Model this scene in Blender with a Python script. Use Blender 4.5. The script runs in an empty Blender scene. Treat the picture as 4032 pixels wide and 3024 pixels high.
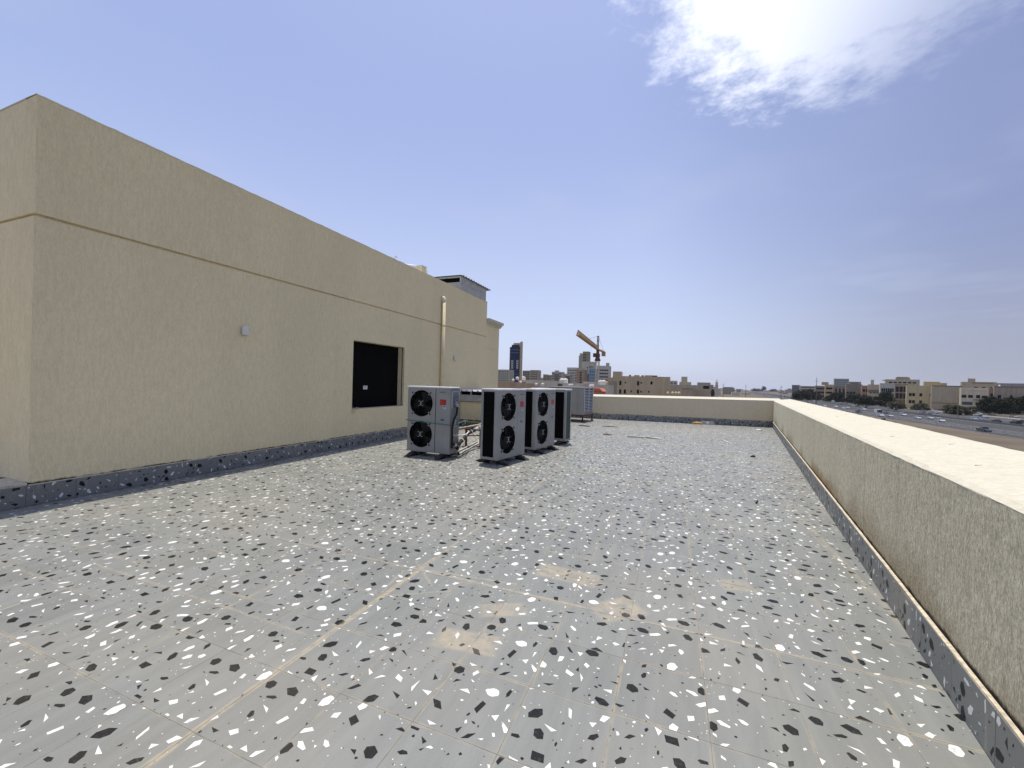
import bpy, math, random
from mathutils import Vector, Matrix, Euler
R = math.radians
scene = bpy.context.scene
COL = scene.collection

# ------------------------------------------------------------------ camera
# world: roof deck is z = 0, +Y runs along the long wall of the rooftop room, street level is z = -12
F_PX, CX, CY, EYE = 1611.0, 2016.0, 1512.0, Vector((0, 0, 1.5))
YAW, PITCH, ROLL = R(21.41), R(-0.127), R(1.532)
_c, _s = math.cos(PITCH), math.sin(PITCH)
_fw, _up, _rt = Vector((0, _c, _s)), Vector((0, -_s, _c)), Vector((1, 0, 0))
_rt, _up = math.cos(ROLL)*_rt + math.sin(ROLL)*_up, -math.sin(ROLL)*_rt + math.cos(ROLL)*_up
_rot = Matrix.Rotation(YAW, 3, 'Z')
FW, UP, RT = _rot @ _fw, _rot @ _up, _rot @ _rt
cam_data = bpy.data.cameras.new('camera')
cam_data.sensor_width = 36.0
cam_data.lens = F_PX/4032*36
cam_data.clip_start = 0.05
cam_data.clip_end = 30000
cam = bpy.data.objects.new('camera', cam_data)
cam.matrix_world = Matrix(((RT.x, UP.x, -FW.x, EYE.x), (RT.y, UP.y, -FW.y, EYE.y), (RT.z, UP.z, -FW.z, EYE.z), (0, 0, 0, 1)))
COL.objects.link(cam)
scene.camera = cam

def ray(px, py):
    return RT*((px-CX)/F_PX) - UP*((py-CY)/F_PX) + FW
def on_ground(px, py, z=-12.0):          # surveyed bearing -> point at height z
    r = ray(px, py); return EYE + r*((z-EYE.z)/r.z)
def on_Y(px, py, Y):                     # surveyed bearing -> point on a facade line Y = const
    r = ray(px, py); return EYE + r*(Y/r.y)

# ------------------------------------------------------------------ sky, sun, exposure
SUN = Vector((-0.085, 0.20, 1.0)).normalized()
world = bpy.data.worlds.new('World'); scene.world = world; world.use_nodes = True
world.cycles.sampling_method = 'MANUAL'; world.cycles.sample_map_resolution = 512
wn, wl = world.node_tree.nodes, world.node_tree.links
wn.clear()
def wmath(op, a, b=None, c=None, clamp=False):
    n = wn.new('ShaderNodeMath'); n.operation = op; n.use_clamp = clamp
    for i, v in enumerate((a, b, c)):
        if v is None: continue
        if isinstance(v, (int, float)): n.inputs[i].default_value = v
        else: wl.new(v, n.inputs[i])
    return n.outputs[0]
def wmix(f, a, b):
    n = wn.new('ShaderNodeMix'); n.data_type = 'RGBA'
    for s, v in ((n.inputs[0], f), (n.inputs[6], a), (n.inputs[7], b)):
        if isinstance(v, (int, float)): s.default_value = v
        elif isinstance(v, tuple): s.default_value = (*v, 1)
        else: wl.new(v, s)
    return n.outputs[2]
def wramp(v, lo, hi):
    n = wn.new('ShaderNodeMapRange'); n.interpolation_type = 'SMOOTHSTEP'
    wl.new(v, n.inputs[0]); n.inputs[1].default_value = lo; n.inputs[2].default_value = hi
    n.inputs[3].default_value = 0; n.inputs[4].default_value = 1
    return n.outputs[0]
sky = wn.new('ShaderNodeTexSky'); sky.sky_type = 'NISHITA'; sky.sun_disc = False
sky.sun_elevation = math.asin(SUN.z); sky.sun_rotation = math.atan2(SUN.x, SUN.y)
sky.altitude = 20; sky.air_density = 1.0; sky.dust_density = 2.2; sky.ozone_density = 1.6
tc = wn.new('ShaderNodeTexCoord')
sep = wn.new('ShaderNodeSeparateXYZ'); wl.new(tc.outputs['Generated'], sep.inputs[0])
zc = wmath('MAXIMUM', sep.outputs[2], 0.03)
u, v = wmath('DIVIDE', sep.outputs[0], zc), wmath('DIVIDE', sep.outputs[1], zc)
comb = wn.new('ShaderNodeCombineXYZ'); wl.new(u, comb.inputs[0]); wl.new(v, comb.inputs[1])
def wnoise(scale, detail, rough, dist=0.0, off=0.0):
    n = wn.new('ShaderNodeTexNoise'); n.inputs['Scale'].default_value = scale
    n.inputs['Detail'].default_value = detail; n.inputs['Roughness'].default_value = rough
    n.inputs['Distortion'].default_value = dist
    m = wn.new('ShaderNodeVectorMath'); m.operation = 'ADD'; m.inputs[1].default_value = (off, off*1.7, off*.3)
    wl.new(comb.outputs[0], m.inputs[0]); wl.new(m.outputs[0], n.inputs['Vector'])
    return n.outputs['Fac']
# one broken cumulus bank overhead to the north, thin veil elsewhere
du = wmath('DIVIDE', wmath('SUBTRACT', u, 0.37), 0.47)
dv = wmath('DIVIDE', wmath('SUBTRACT', v, 1.12), 0.60)
shear = wmath('MULTIPLY', wmath('SUBTRACT', u, 0.34), 0.25)
dv = wmath('SUBTRACT', dv, shear)
rr = wmath('SQRT', wmath('ADD', wmath('MULTIPLY', du, du), wmath('MULTIPLY', dv, dv)))
n1 = wnoise(7.5, 6, 0.68, 0.0, 3.1); n2 = wnoise(1.9, 2, 0.55, 0.0, 7.7)
n3 = wn.new('ShaderNodeTexNoise'); n3.inputs['Scale'].default_value = 1.15; n3.inputs['Detail'].default_value = 1.0
mv = wn.new('ShaderNodeVectorMath'); mv.operation = 'ADD'; mv.inputs[1].default_value = (0.9, 0.2, 0.0); wl.new(tc.outputs['Generated'], mv.inputs[0])
wl.new(mv.outputs[0], n3.inputs['Vector']); n3 = n3.outputs['Fac']
edge = wmath('ADD', rr, wmath('ADD', wmath('MULTIPLY', wmath('SUBTRACT', n1, 0.5), 1.15), wmath('MULTIPLY', wmath('SUBTRACT', n2, 0.5), 0.55)))
core = wmath('SUBTRACT', 1.0, wramp(edge, 0.60, 1.12))
fade = wmath('SUBTRACT', 1.0, wmath('MULTIPLY', wramp(u, 0.12, 0.75), 0.80))
core = wmath('MULTIPLY', core, fade)
low = wramp(sep.outputs[2], 0.05, 0.22)
east = wramp(wmath('ADD', sep.outputs[0], wmath('MULTIPLY', wmath('SUBTRACT', n3, 0.5), 0.35)), -0.12, 0.50)
veil = wmath('MULTIPLY', east, 0.88)
tint = wn.new('ShaderNodeMix'); tint.data_type = 'RGBA'; tint.blend_type = 'MULTIPLY'; tint.inputs[0].default_value = 1
wl.new(sky.outputs[0], tint.inputs[6]); tint.inputs[7].default_value = (1.0, 0.95, 1.0, 1)
# summer dust haze lies over the whole sky, paler towards the horizon
hz = wmix(wramp(sep.outputs[2], 0.0, 0.60), (2.7, 3.05, 4.05), (1.5, 1.88, 3.25))
skyc = wmix(0.80, tint.outputs[2], hz)
skyc = wmix(veil, skyc, wmix(wramp(sep.outputs[2], 0.0, 0.33), (1.6, 1.7, 2.12), (1.12, 1.38, 2.4)))
cir = wmath('MULTIPLY', wmath('MULTIPLY', wramp(wnoise(0.9, 3, 0.55, 0.0, 11.3), 0.48, 0.72), low), 0.22)
skyc = wmix(cir, skyc, (2.5, 2.75, 3.6))
skyc = wmix(wmath('MULTIPLY', core, 0.95), skyc, (4.9, 5.1, 5.7))
bg = wn.new('ShaderNodeBackground'); bg.inputs['Strength'].default_value = 0.15
wl.new(skyc, bg.inputs['Color'])
wo = wn.new('ShaderNodeOutputWorld'); wl.new(bg.outputs[0], wo.inputs[0])

sd = bpy.data.lights.new('sun', 'SUN'); sd.energy = 2.8; sd.angle = R(0.55); sd.color = (1.0, 0.935, 0.80)
so = bpy.data.objects.new('sun', sd); so.rotation_euler = SUN.to_track_quat('Z', 'Y').to_euler(); so.location = (0, 0, 60)
COL.objects.link(so)
vs = scene.view_settings
vs.view_transform = 'Standard'; vs.look = 'None'; vs.gamma = 1; vs.exposure = 0.6; vs.use_curve_mapping = False
scene.cycles.use_denoising = True
scene.cycles.max_bounces = 7; scene.cycles.diffuse_bounces = 4; scene.cycles.volume_bounces = 1
scene.cycles.sample_clamp_indirect = 6

# ------------------------------------------------------------------ helpers: meshes, objects, tags
class MB:
    def __init__(s): s.v, s.f, s.m = [], [], []
    def poly(s, pts, m=0):
        i = len(s.v); s.v += [tuple(p) for p in pts]; s.f.append(tuple(range(i, i+len(pts)))); s.m.append(m)
    def box(s, x0, x1, y0, y1, z0, z1, m=0, skip=()):
        i = len(s.v)
        s.v += [(x0,y0,z0),(x1,y0,z0),(x1,y1,z0),(x0,y1,z0),(x0,y0,z1),(x1,y0,z1),(x1,y1,z1),(x0,y1,z1)]
        for k, q in (('b',(0,3,2,1)),('t',(4,5,6,7)),('-y',(0,1,5,4)),('+x',(1,2,6,5)),('+y',(2,3,7,6)),('-x',(3,0,4,7))):
            if k in skip: continue
            s.f.append(tuple(i+a for a in q)); s.m.append(m)
        return s
    def bevbox(s, x0, x1, y0, y1, z0, z1, b, m=0):
        # box with chamfered vertical edges and top edges
        def ring(z, o):
            return [(x0+b+o,y0+o,z),(x1-b-o,y0+o,z),(x1-o,y0+b+o,z),(x1-o,y1-b-o,z),(x1-b-o,y1-o,z),(x0+b+o,y1-o,z),(x0+o,y1-b-o,z),(x0+o,y0+b+o,z)]
        rings = [ring(z0,0), ring(z1-b,0), ring(z1,b*.8)]
        i = len(s.v)
        for r in rings: s.v += r
        for k in range(2):
            for a in range(8):
                s.f.append((i+k*8+a, i+k*8+(a+1)%8, i+k*8+8+(a+1)%8, i+k*8+8+a)); s.m.append(m)
        s.f.append(tuple(i+16+a for a in range(8))); s.m.append(m)
        s.f.append(tuple(i+7-a for a in range(8))); s.m.append(m)
        return s
    def prism(s, pts, axis, a0, a1, m=0):
        # pts: 2-D outline, extruded along axis
        def P(p, a): return {'x': (a, p[0], p[1]), 'y': (p[0], a, p[1]), 'z': (p[0], p[1], a)}[axis]
        i, n = len(s.v), len(pts)
        s.v += [P(p, a0) for p in pts] + [P(p, a1) for p in pts]
        for k in range(n):
            s.f.append((i+k, i+(k+1)%n, i+n+(k+1)%n, i+n+k)); s.m.append(m)
        s.f.append(tuple(i+n-1-k for k in range(n))); s.m.append(m)
        s.f.append(tuple(i+n+k for k in range(n))); s.m.append(m)
        return s
    def tube(s, path, r, n=8, m=0, caps=True):
        path = [Vector(p) for p in path]; i = len(s.v)
        rs = r if isinstance(r, (list, tuple)) else [r]*len(path)
        ref = None
        for k, p in enumerate(path):
            d = (path[min(k+1, len(path)-1)] - path[max(k-1, 0)]).normalized()
            if ref is None:
                ref = Vector((0,0,1)) if abs(d.z) < .9 else Vector((1,0,0))
            a = d.cross(ref).normalized(); b = a.cross(d).normalized(); ref = b
            for q in range(n):
                t = 2*math.pi*q/n
                s.v.append(tuple(p + (a*math.cos(t) + b*math.sin(t))*rs[k]))
        for k in range(len(path)-1):
            for q in range(n):
                s.f.append((i+k*n+q, i+(k+1)*n+q, i+(k+1)*n+(q+1)%n, i+k*n+(q+1)%n)); s.m.append(m)
        if caps:
            s.f.append(tuple(i+q for q in range(n))); s.m.append(m)
            s.f.append(tuple(i+(len(path)-1)*n+n-1-q for q in range(n))); s.m.append(m)
        return s
    def lathe(s, prof, cx=0, cy=0, n=24, m=0):
        i = len(s.v)
        for (r, z) in prof:
            for q in range(n):
                t = 2*math.pi*q/n; s.v.append((cx+r*math.cos(t), cy+r*math.sin(t), z))
        for k in range(len(prof)-1):
            for q in range(n):
                s.f.append((i+k*n+q, i+k*n+(q+1)%n, i+(k+1)*n+(q+1)%n, i+(k+1)*n+q)); s.m.append(m)
        s.f.append(tuple(i+(len(prof)-1)*n+q for q in range(n))); s.m.append(m)
        return s
    def mesh(s, name, mats, smooth=False):
        me = bpy.data.meshes.new(name); me.from_pydata(s.v, [], s.f)
        for mt in (mats if isinstance(mats, (list, tuple)) else [mats]): me.materials.append(mt)
        me.polygons.foreach_set('material_index', s.m)
        if smooth: me.polygons.foreach_set('use_smooth', [True]*len(s.f))
        me.update(); return me
    def build(s, name, mats, parent=None, loc=(0,0,0), rz=0, smooth=False):
        return place(name, s.mesh(name, mats, smooth), parent, loc, rz)
def place(name, me, parent=None, loc=(0,0,0), rz=0, rot=None):
    o = bpy.data.objects.new(name, me); COL.objects.link(o)
    o.location = loc; o.rotation_euler = rot if rot else (0, 0, rz)
    if parent: o.parent = parent
    return o
def empty(name, loc=(0,0,0), rz=0):
    o = bpy.data.objects.new(name, None); COL.objects.link(o); o.location = loc; o.rotation_euler = (0,0,rz)
    o.empty_display_size = .2
    return o
def tag(o, label=None, cat=None, group=None, kind=None):
    for k, x in (('label',label),('category',cat),('group',group),('kind',kind)):
        if x: o[k] = x
    return o
def copy_tree(o, parent=None):
    c = o.copy(); COL.objects.link(c); c.parent = parent
    for ch in list(o.children): copy_tree(ch, c)
    return c

# ------------------------------------------------------------------ helpers: materials
class NT:
    def __init__(s, name):
        s.mat = bpy.data.materials.new(name); s.mat.use_nodes = True
        s.n, s.l = s.mat.node_tree.nodes, s.mat.node_tree.links
        s.b = s.n['Principled BSDF']
        s.pos = s.n.new('ShaderNodeNewGeometry').outputs['Position']
    def set(s, sock, v):
        if isinstance(v, (int, float)): sock.default_value = v
        elif isinstance(v, tuple): sock.default_value = (*v, 1) if len(sock.default_value) == 4 and len(v) == 3 else v
        else: s.l.new(v, sock)
    def math(s, op, a, b=None, c=None, clamp=False):
        n = s.n.new('ShaderNodeMath'); n.operation = op; n.use_clamp = clamp
        for i, x in enumerate((a, b, c)):
            if x is not None: s.set(n.inputs[i], x)
        return n.outputs[0]
    def mapping(s, vec, scale=(1,1,1), loc=(0,0,0), rot=(0,0,0)):
        n = s.n.new('ShaderNodeMapping'); s.l.new(vec, n.inputs[0])
        n.inputs[1].default_value = loc; n.inputs[2].default_value = rot; n.inputs[3].default_value = scale
        return n.outputs[0]
    def noise(s, vec, scale, detail=3, rough=.5, dist=0):
        n = s.n.new('ShaderNodeTexNoise'); s.l.new(vec, n.inputs['Vector'])
        n.inputs['Scale'].default_value = scale; n.inputs['Detail'].default_value = detail
        n.inputs['Roughness'].default_value = rough; n.inputs['Distortion'].default_value = dist
        return n.outputs['Fac']
    def ramp(s, v, lo, hi, a=0.0, b=1.0):
        n = s.n.new('ShaderNodeMapRange'); n.interpolation_type = 'SMOOTHSTEP'
        for i, x in enumerate((v, lo, hi, a, b)): s.set(n.inputs[i], x)
        return n.outputs[0]
    def mix(s, f, a, b, mode='MIX'):
        n = s.n.new('ShaderNodeMix'); n.data_type = 'RGBA'; n.blend_type = mode
        s.set(n.inputs[0], f); s.set(n.inputs[6], a); s.set(n.inputs[7], b)
        return n.outputs[2]
    def bump(s, h, strength, dist, base=None):
        n = s.n.new('ShaderNodeBump'); n.inputs['Strength'].default_value = strength
        n.inputs['Distance'].default_value = dist; s.l.new(h, n.inputs['Height'])
        if base: s.l.new(base, n.inputs['Normal'])
        return n.outputs[0]
    def xyz(s, vec=None):
        n = s.n.new('ShaderNodeSeparateXYZ'); s.l.new(vec or s.pos, n.inputs[0]); return n.outputs
    def obj(s): return s.n.new('ShaderNodeTexCoord').outputs['Object']
    def rnd(s): return s.n.new('ShaderNodeObjectInfo').outputs['Random']
    def done(s, col=None, rough=.7, metal=0, normal=None, spec=None):
        if col is not None: s.set(s.b.inputs['Base Color'], col)
        s.set(s.b.inputs['Roughness'], rough); s.set(s.b.inputs['Metallic'], metal)
        if normal: s.l.new(normal, s.b.inputs['Normal'])
        if spec is not None: s.set(s.b.inputs['Specular IOR Level'], spec)
        return s.mat
def plain(name, col, rough=.6, metal=0, var=.12, scale=6.0, spec=None):
    t = NT(name)
    k = t.ramp(t.noise(t.pos, scale, 4, .6), .3, .7)
    lo = tuple(c*(1-var) for c in col); hi = tuple(min(1, c*(1+var)) for c in col)
    return t.done(t.mix(k, lo, hi), rough, metal, spec=spec)

TX0, TY0, TP = -0.6205, 1.527, 0.4053
def dust_factor(t):
    """tan grout haze and dried mortar marks on the deck, in roof coordinates"""
    x, y, z = t.xyz()
    fine = t.noise(t.pos, 14, 3, .65); mid = t.noise(t.pos, 3.2, 3, .6); big = t.noise(t.pos, .55, 2, .55)
    def line_d(c, c0):
        f = t.math('FRACT', t.math('DIVIDE', t.math('SUBTRACT', c, c0-TP*.5), TP))
        return t.math('MULTIPLY', t.math('ABSOLUTE', t.math('SUBTRACT', f, .5)), TP)
    d = t.math('MINIMUM', line_d(x, TX0), line_d(y, TY0))
    j = t.math('MULTIPLY', t.ramp(d, .016, .001), t.ramp(mid, .38, .66))
    out = t.math('MULTIPLY', j, t.ramp(fine, .3, .65, .35, .8))
    def seg(a, b, w, amt):
        nonlocal out
        ax, ay = a; bx, by = b; L = math.hypot(bx-ax, by-ay); tx, ty = (bx-ax)/L, (by-ay)/L
        rx, ry = t.math('SUBTRACT', x, ax), t.math('SUBTRACT', y, ay)
        al = t.math('ADD', t.math('MULTIPLY', rx, tx), t.math('MULTIPLY', ry, ty))
        ac = t.math('SUBTRACT', t.math('MULTIPLY', rx, ty), t.math('MULTIPLY', ry, tx))
        ac = t.math('ABSOLUTE', t.math('ADD', ac, t.math('MULTIPLY', t.math('SUBTRACT', mid, .5), w*1.2)))
        over = t.math('MAXIMUM', t.math('MULTIPLY', al, -1.0), t.math('SUBTRACT', al, L))
        dd = t.math('ADD', ac, t.math('MAXIMUM', over, 0.0))
        m = t.math('MULTIPLY', t.ramp(dd, w, w*.25), t.ramp(fine, .34, .62, amt*.45, amt))
        out = t.math('MAXIMUM', out, m)
    X3, Y3 = TX0-3*TP, TY0+3*TP
    seg((X3, .6), (X3, 3.0), .028, 1.0); seg((X3, 3.0), (X3+.02, 7.5), .022, .7)
    seg((-3.4, Y3+.03), (-1.8, Y3+.02), .016, .5); seg((-1.9, Y3+.03), (1.3, Y3), .02, .7)
    seg((-1.83, 2.33), (-1.44, 2.58), .014, .45); seg((-1.95, 2.89), (-1.59, 2.58), .016, .55)
    seg((-1.8, 2.78), (-1.05, 2.87), .016, .6); seg((-1.87, 2.36), (-1.94, 2.7), .014, .5)
    seg((1.43, 3.2), (1.5, 8.5), .03, .42); seg((-4.2, 1.80), (-1.95, 1.80), .018, .45)
    seg((-1.02, 1.5), (-1.03, 2.35), .010, .5)
    def patch(cx, cy, hx, hy, ang, amt):
        nonlocal out
        c_, s_ = math.cos(ang), math.sin(ang)
        rx, ry = t.math('SUBTRACT', x, cx), t.math('SUBTRACT', y, cy)
        a = t.math('ABSOLUTE', t.math('ADD', t.math('MULTIPLY', rx, c_), t.math('MULTIPLY', ry, s_)))
        b = t.math('ABSOLUTE', t.math('SUBTRACT', t.math('MULTIPLY', ry, c_), t.math('MULTIPLY', rx, s_)))
        dd = t.math('MAXIMUM', t.math('DIVIDE', a, hx), t.math('DIVIDE', b, hy))
        dd = t.math('ADD', dd, t.math('MULTIPLY', t.math('SUBTRACT', fine, .5), .55))
        m = t.math('MULTIPLY', t.ramp(dd, 1.10, .72), t.math('MULTIPLY', t.ramp(fine, .28, .66, amt*.25, amt), t.ramp(mid, .25, .6, .55, 1.0)))
        out = t.math('MAXIMUM', out, m)
    patch(-1.07, 2.12, .20, .10, .14, 1.0); patch(-.31, 2.83, .19, .13, .75, .85)
    patch(-.73, 3.17, .27, .12, -.05, .85); patch(-1.0, 2.51, .17, .085, .5, .8); patch(.49, 3.55, .13, .10, .3, .65)
    patch(-.2, 15.4, 2.6, .9, .35, .4)
    film = t.math('MULTIPLY', t.ramp(big, .42, .68), .16)
    return t.math('MAXIMUM', out, film)
DUST = (.37, .32, .235)

t = NT('terrazzo_grey')
ob = t.obj()
streak = t.noise(t.mapping(t.pos, (9, 1.1, 1), rot=(0,0,.3)), 1.6, 5, .6, .4)
spk = t.noise(t.pos, 160, 2, .6)
kk = t.math('ADD', t.math('MULTIPLY', streak, .8), t.math('MULTIPLY', t.rnd(), .22))
c = t.mix(t.ramp(kk, .22, .82), (.164, .172, .162), (.218, .227, .215))
c = t.mix(t.math('MULTIPLY', t.ramp(spk, .35, .75), .25), c, (.28, .28, .27))
c = t.mix(dust_factor(t), c, DUST)
M_TILE = t.done(c, t.ramp(streak, .3, .7, .48, .60), normal=t.bump(spk, .10, .0015), spec=.4)
t = NT('terrazzo_chip_white')
c = t.mix(t.ramp(t.noise(t.pos, 38, 5, .7, 1.2), .50, .72), (.74, .735, .71), (.46, .465, .47))
c = t.mix(t.math('MULTIPLY', dust_factor(t), .4), c, DUST)
M_CHW = t.done(c, .45)
t = NT('terrazzo_chip_black')
c = t.mix(t.ramp(t.noise(t.pos, 55, 5, .7, .8), .5, .75), (.007, .0075, .008), (.05, .052, .053))
c = t.mix(t.math('MULTIPLY', dust_factor(t), .4), c, DUST)
M_CHB = t.done(c, .5, spec=.2)
t = NT('grout')
M_GROUT = t.done(t.mix(t.ramp(t.noise(t.pos, 7, 4, .6), .35, .65), (.17, .155, .125), (.36, .31, .225)), .9)

def stucco(name, lo, hi, grain=70.0, strength=.55, zs=.4, stain=0, blot=.10):
    t = NT(name)
    p = t.mapping(t.pos, (1, 1, zs))
    g1 = t.noise(p, grain, 4, .65); g2 = t.noise(p, grain*.3, 3, .6)
    big = t.noise(t.mapping(t.pos, (1, 1, .35)), 1.1, 4, .6)
    h = t.math('ADD', g1, t.math('MULTIPLY', g2, .6))
    c = t.mix(t.ramp(h, .55, 1.05), lo, hi)
    c = t.mix(t.math('MULTIPLY', t.ramp(big, .35, .7), blot*2), c, tuple(x*.80 for x in lo))
    runs = t.ramp(t.noise(t.mapping(t.pos, (2.2, 2.2, .07)), 1.6, 4, .65), .56, .74)
    c = t.mix(t.math('MULTIPLY', runs, .07), c, tuple(x*.62 for x in lo))
    x, y, z = t.xyz()
    # black line painted for the dark gap just above the skirting
    ln = t.math('ADD', z, t.math('MULTIPLY', t.math('SUBTRACT', t.noise(t.pos, 9, 4, .7), .5), .05))
    gap_line = t.math('MULTIPLY', t.ramp(ln, .262, .236), t.ramp(t.noise(t.pos, 2.2, 3, .6), .36, .5))
    if stain:
        a = t.ramp(t.noise(t.mapping(t.pos, (1, .9, .0)), .8, 2, .5), .44, .64)
        hgt = t.math('ADD', t.math('MULTIPLY', a, .30), .16)
        zz = t.math('ADD', z, t.math('MULTIPLY', t.math('SUBTRACT', t.noise(t.pos, 5, 4, .7), .5), .22))
        rust = t.math('MULTIPLY', t.ramp(zz, t.math('ADD', hgt, .20), .16), .62)
        c = t.mix(rust, c, (.20, .125, .045))
        core = t.math('MULTIPLY', t.ramp(t.math('ABSOLUTE', t.math('SUBTRACT', y, 6.9)), 1.5, .2), t.ramp(zz, .45, .22))
        c = t.mix(t.math('MULTIPLY', core, .85), c, (.26, .12, .022))
        run = t.ramp(t.noise(t.mapping(t.pos, (3.5, 3.5, .12)), 2.0, 3, .6), .58, .72)
        c = t.mix(t.math('MULTIPLY', run, .22), c, (.16, .14, .10))
        gap_line = t.ramp(ln, .275, .245)
    c = t.mix(gap_line, c, (.012, .011, .009))
    nm = t.bump(h, strength, .012)
    return t.done(c, .9, normal=nm, spec=.2)
M_WALL = stucco('beige_stucco', (.73, .625, .39), (.90, .78, .495), 95, .6, .22)
M_PARA = stucco('rough_parapet_stucco', (.40, .365, .265), (.84, .78, .58), 130, 1.0, .38, stain=1)
M_FPAR = stucco('smooth_parapet_stucco', (.60, .515, .36), (.70, .605, .43), 60, .5, .5)
M_COPE = stucco('pale_coping_render', (.53, .50, .405), (.62, .59, .485), 45, .35, 1.0, blot=.05)
M_MORTAR = plain('pale_mortar', (.55, .48, .36), .9, var=.25, scale=30)
M_BLACK = plain('black_void', (.004, .004, .004), .9, var=.2, spec=.1)
M_WHITE = plain('white_plastic', (.70, .69, .66), .5, var=.04)
M_PIPE = plain('cream_pipe_paint', (.76, .65, .43), .6, var=.06, spec=.2)
M_ZINC = plain('galvanised_sheet', (.43, .43, .395), .6, .0, var=.12, scale=9, spec=.3)
M_ZINCD = plain('dull_zinc_roof', (.14, .145, .135), .6, .0, var=.25, scale=12)

# ------------------------------------------------------------------ terrazzo pieces
def chip_polys(w, h, seed, dens=1.0):
    rnd = random.Random(seed); placed, out = [], []
    area = w*h/(TP*TP)
    def ngon(n, rx, ry, jit):
        a0 = rnd.random()*6.28; pts = []
        for k in range(n):
            a = a0 + 2*math.pi*(k + rnd.uniform(-jit, jit))/n
            q = rnd.uniform(.82, 1.12); pts.append((rx*q*math.cos(a), ry*q*math.sin(a)))
        th = rnd.random()*6.28; c, s = math.cos(th)*1.2, math.sin(th)*1.2
        return [(x*c-y*s, x*s+y*c) for x, y in pts]
    spec = [('bigb', 2.5), ('midb', 3.0), ('oval', .13), ('midw', 4.6), ('sliv', 2.2), ('smw', 6), ('smb', 6), ('dotw', 12), ('dotb', 7)]
    for kind, cnt in spec:
        cnt = cnt*area*dens; cnt = int(cnt) + (rnd.random() < cnt-int(cnt))
        for _ in range(cnt):
            if kind == 'bigb': p, m = ngon(rnd.choice((4,5,6,6)), rnd.uniform(.024,.036), rnd.uniform(.017,.024), .17), 2
            elif kind == 'midb': p, m = ngon(rnd.choice((3,4,4,5)), rnd.uniform(.018,.032), rnd.uniform(.008,.013), .2), 2
            elif kind == 'oval': p, m = ngon(14, rnd.uniform(.028,.035), rnd.uniform(.018,.022), 0), 1
            elif kind == 'midw': p, m = ngon(rnd.choice((3,3,4,4,5)), rnd.uniform(.018,.034), rnd.uniform(.010,.017), .2), 1
            elif kind == 'sliv': p, m = ngon(rnd.choice((3,3,4)), rnd.uniform(.022,.036), rnd.uniform(.007,.011), .15), rnd.choice((1,1,2))
            elif kind == 'smw': p, m = ngon(rnd.choice((3,4,4)), rnd.uniform(.007,.014), rnd.uniform(.004,.007), .22), 1
            elif kind == 'smb': p, m = ngon(rnd.choice((3,4,5)), rnd.uniform(.005,.012), rnd.uniform(.004,.007), .2), 2
            else: p, m = ngon(4, rnd.uniform(.002,.004), rnd.uniform(.002,.003), .2), (1 if kind == 'dotw' else 2)
            rad = max(math.hypot(*q) for q in p)
            for _try in range(14):
                cx, cy = rnd.uniform(-w/2, w/2), rnd.uniform(-h/2, h/2)
                if all(math.hypot(cx-a, cy-b) > (rad+r)*.92 for a, b, r in placed): break
            else: continue
            placed.append((cx, cy, rad))
            q = [(x+cx, y+cy) for x, y in p]
            for ax, lim in ((0, w/2-.0022), (1, h/2-.0022)):      # chips are sawn off at the tile edge
                for sg in (1, -1):
                    res = []
                    for k in range(len(q)):
                        A, B = q[k], q[(k+1) % len(q)]; da, db = lim-sg*A[ax], lim-sg*B[ax]
                        if da >= 0: res.append(A)
                        if (da >= 0) != (db >= 0):
                            f = da/(da-db); res.append((A[0]+(B[0]-A[0])*f, A[1]+(B[1]-A[1])*f))
                    q = res
                    if len(q) < 3: break
                if len(q) < 3: break
            if len(q) >= 3: out.append((q, m))
    return out
TMATS = [M_TILE, M_CHW, M_CHB]
def tile_mb(seed, w=TP-.0022, h=TP-.0022):
    mb = MB(); b = .0012
    o = [(-w/2,-h/2),(w/2,-h/2),(w/2,h/2),(-w/2,h/2)]; i_ = [(x-math.copysign(b,x), y-math.copysign(b,y)) for x, y in o]
    mb.poly([(x, y, 0) for x, y in i_])
    for k in range(4):
        a, c_ = k, (k+1) % 4
        mb.poly([(*o[a], -b), (*o[c_], -b), (*i_[c_], 0), (*i_[a], 0)])
        mb.poly([(*o[a], -.006), (*o[c_], -.006), (*o[c_], -b), (*o[a], -b)])
    for q, m in chip_polys(w, h, seed): mb.poly([(x, y, .0004) for x, y in q], m)
    return mb
NV = 14
TILE_MB = [tile_mb(100+k) for k in range(NV)]
TILE_ME = [mb.mesh('tile', TMATS) for mb in TILE_MB]

# ------------------------------------------------------------------ our own building: deck, parapets, room
P0 = Vector((1.25, 2.252, 0)); PD = Vector((math.sin(R(8.5)), math.cos(R(8.5)), 0)); PN = Vector((PD.y, -PD.x, 0))
FA = R(3.9)
def far_y(x): return 18.62 + (x+3.3)*math.tan(FA)
CORNER_S = 16.98

mb = MB(); mb.box(-14, 8, -6, 22, -.30, -.0016)
deck = tag(mb.build('floor', M_GROUT), 'grey terrazzo tiled roof deck', None, None, 'structure')
rnd = random.Random(5); cells = []
for i in range(-16, 12):
    for j in range(-6, 45):
        cx, cy = TX0 + (i+.5)*TP, TY0 + (j+.5)*TP
        if cx < -6.62-TP*.5 or cy > far_y(cx)+.3: continue
        if (Vector((cx, cy, 0))-P0) @ PN > .3: continue
        d = Vector((cx, cy, 0)) - Vector((0, 0, 0)); dep = d @ FW
        px = 2016 + 1611*(d @ RT)/max(dep, .2)
        vis = dep > .9 and -150 < px < 4200 and cy > .9
        cells.append((dep if vis else 50+dep, cx, cy, rnd.randrange(NV), rnd.randrange(2)))
cells.sort()
for dep, cx, cy, k, r in cells[:300]:
    place('tile', TILE_ME[k], deck, (cx, cy, rnd.uniform(-.0003, .0003)), math.pi*r)
far = MB()
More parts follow.
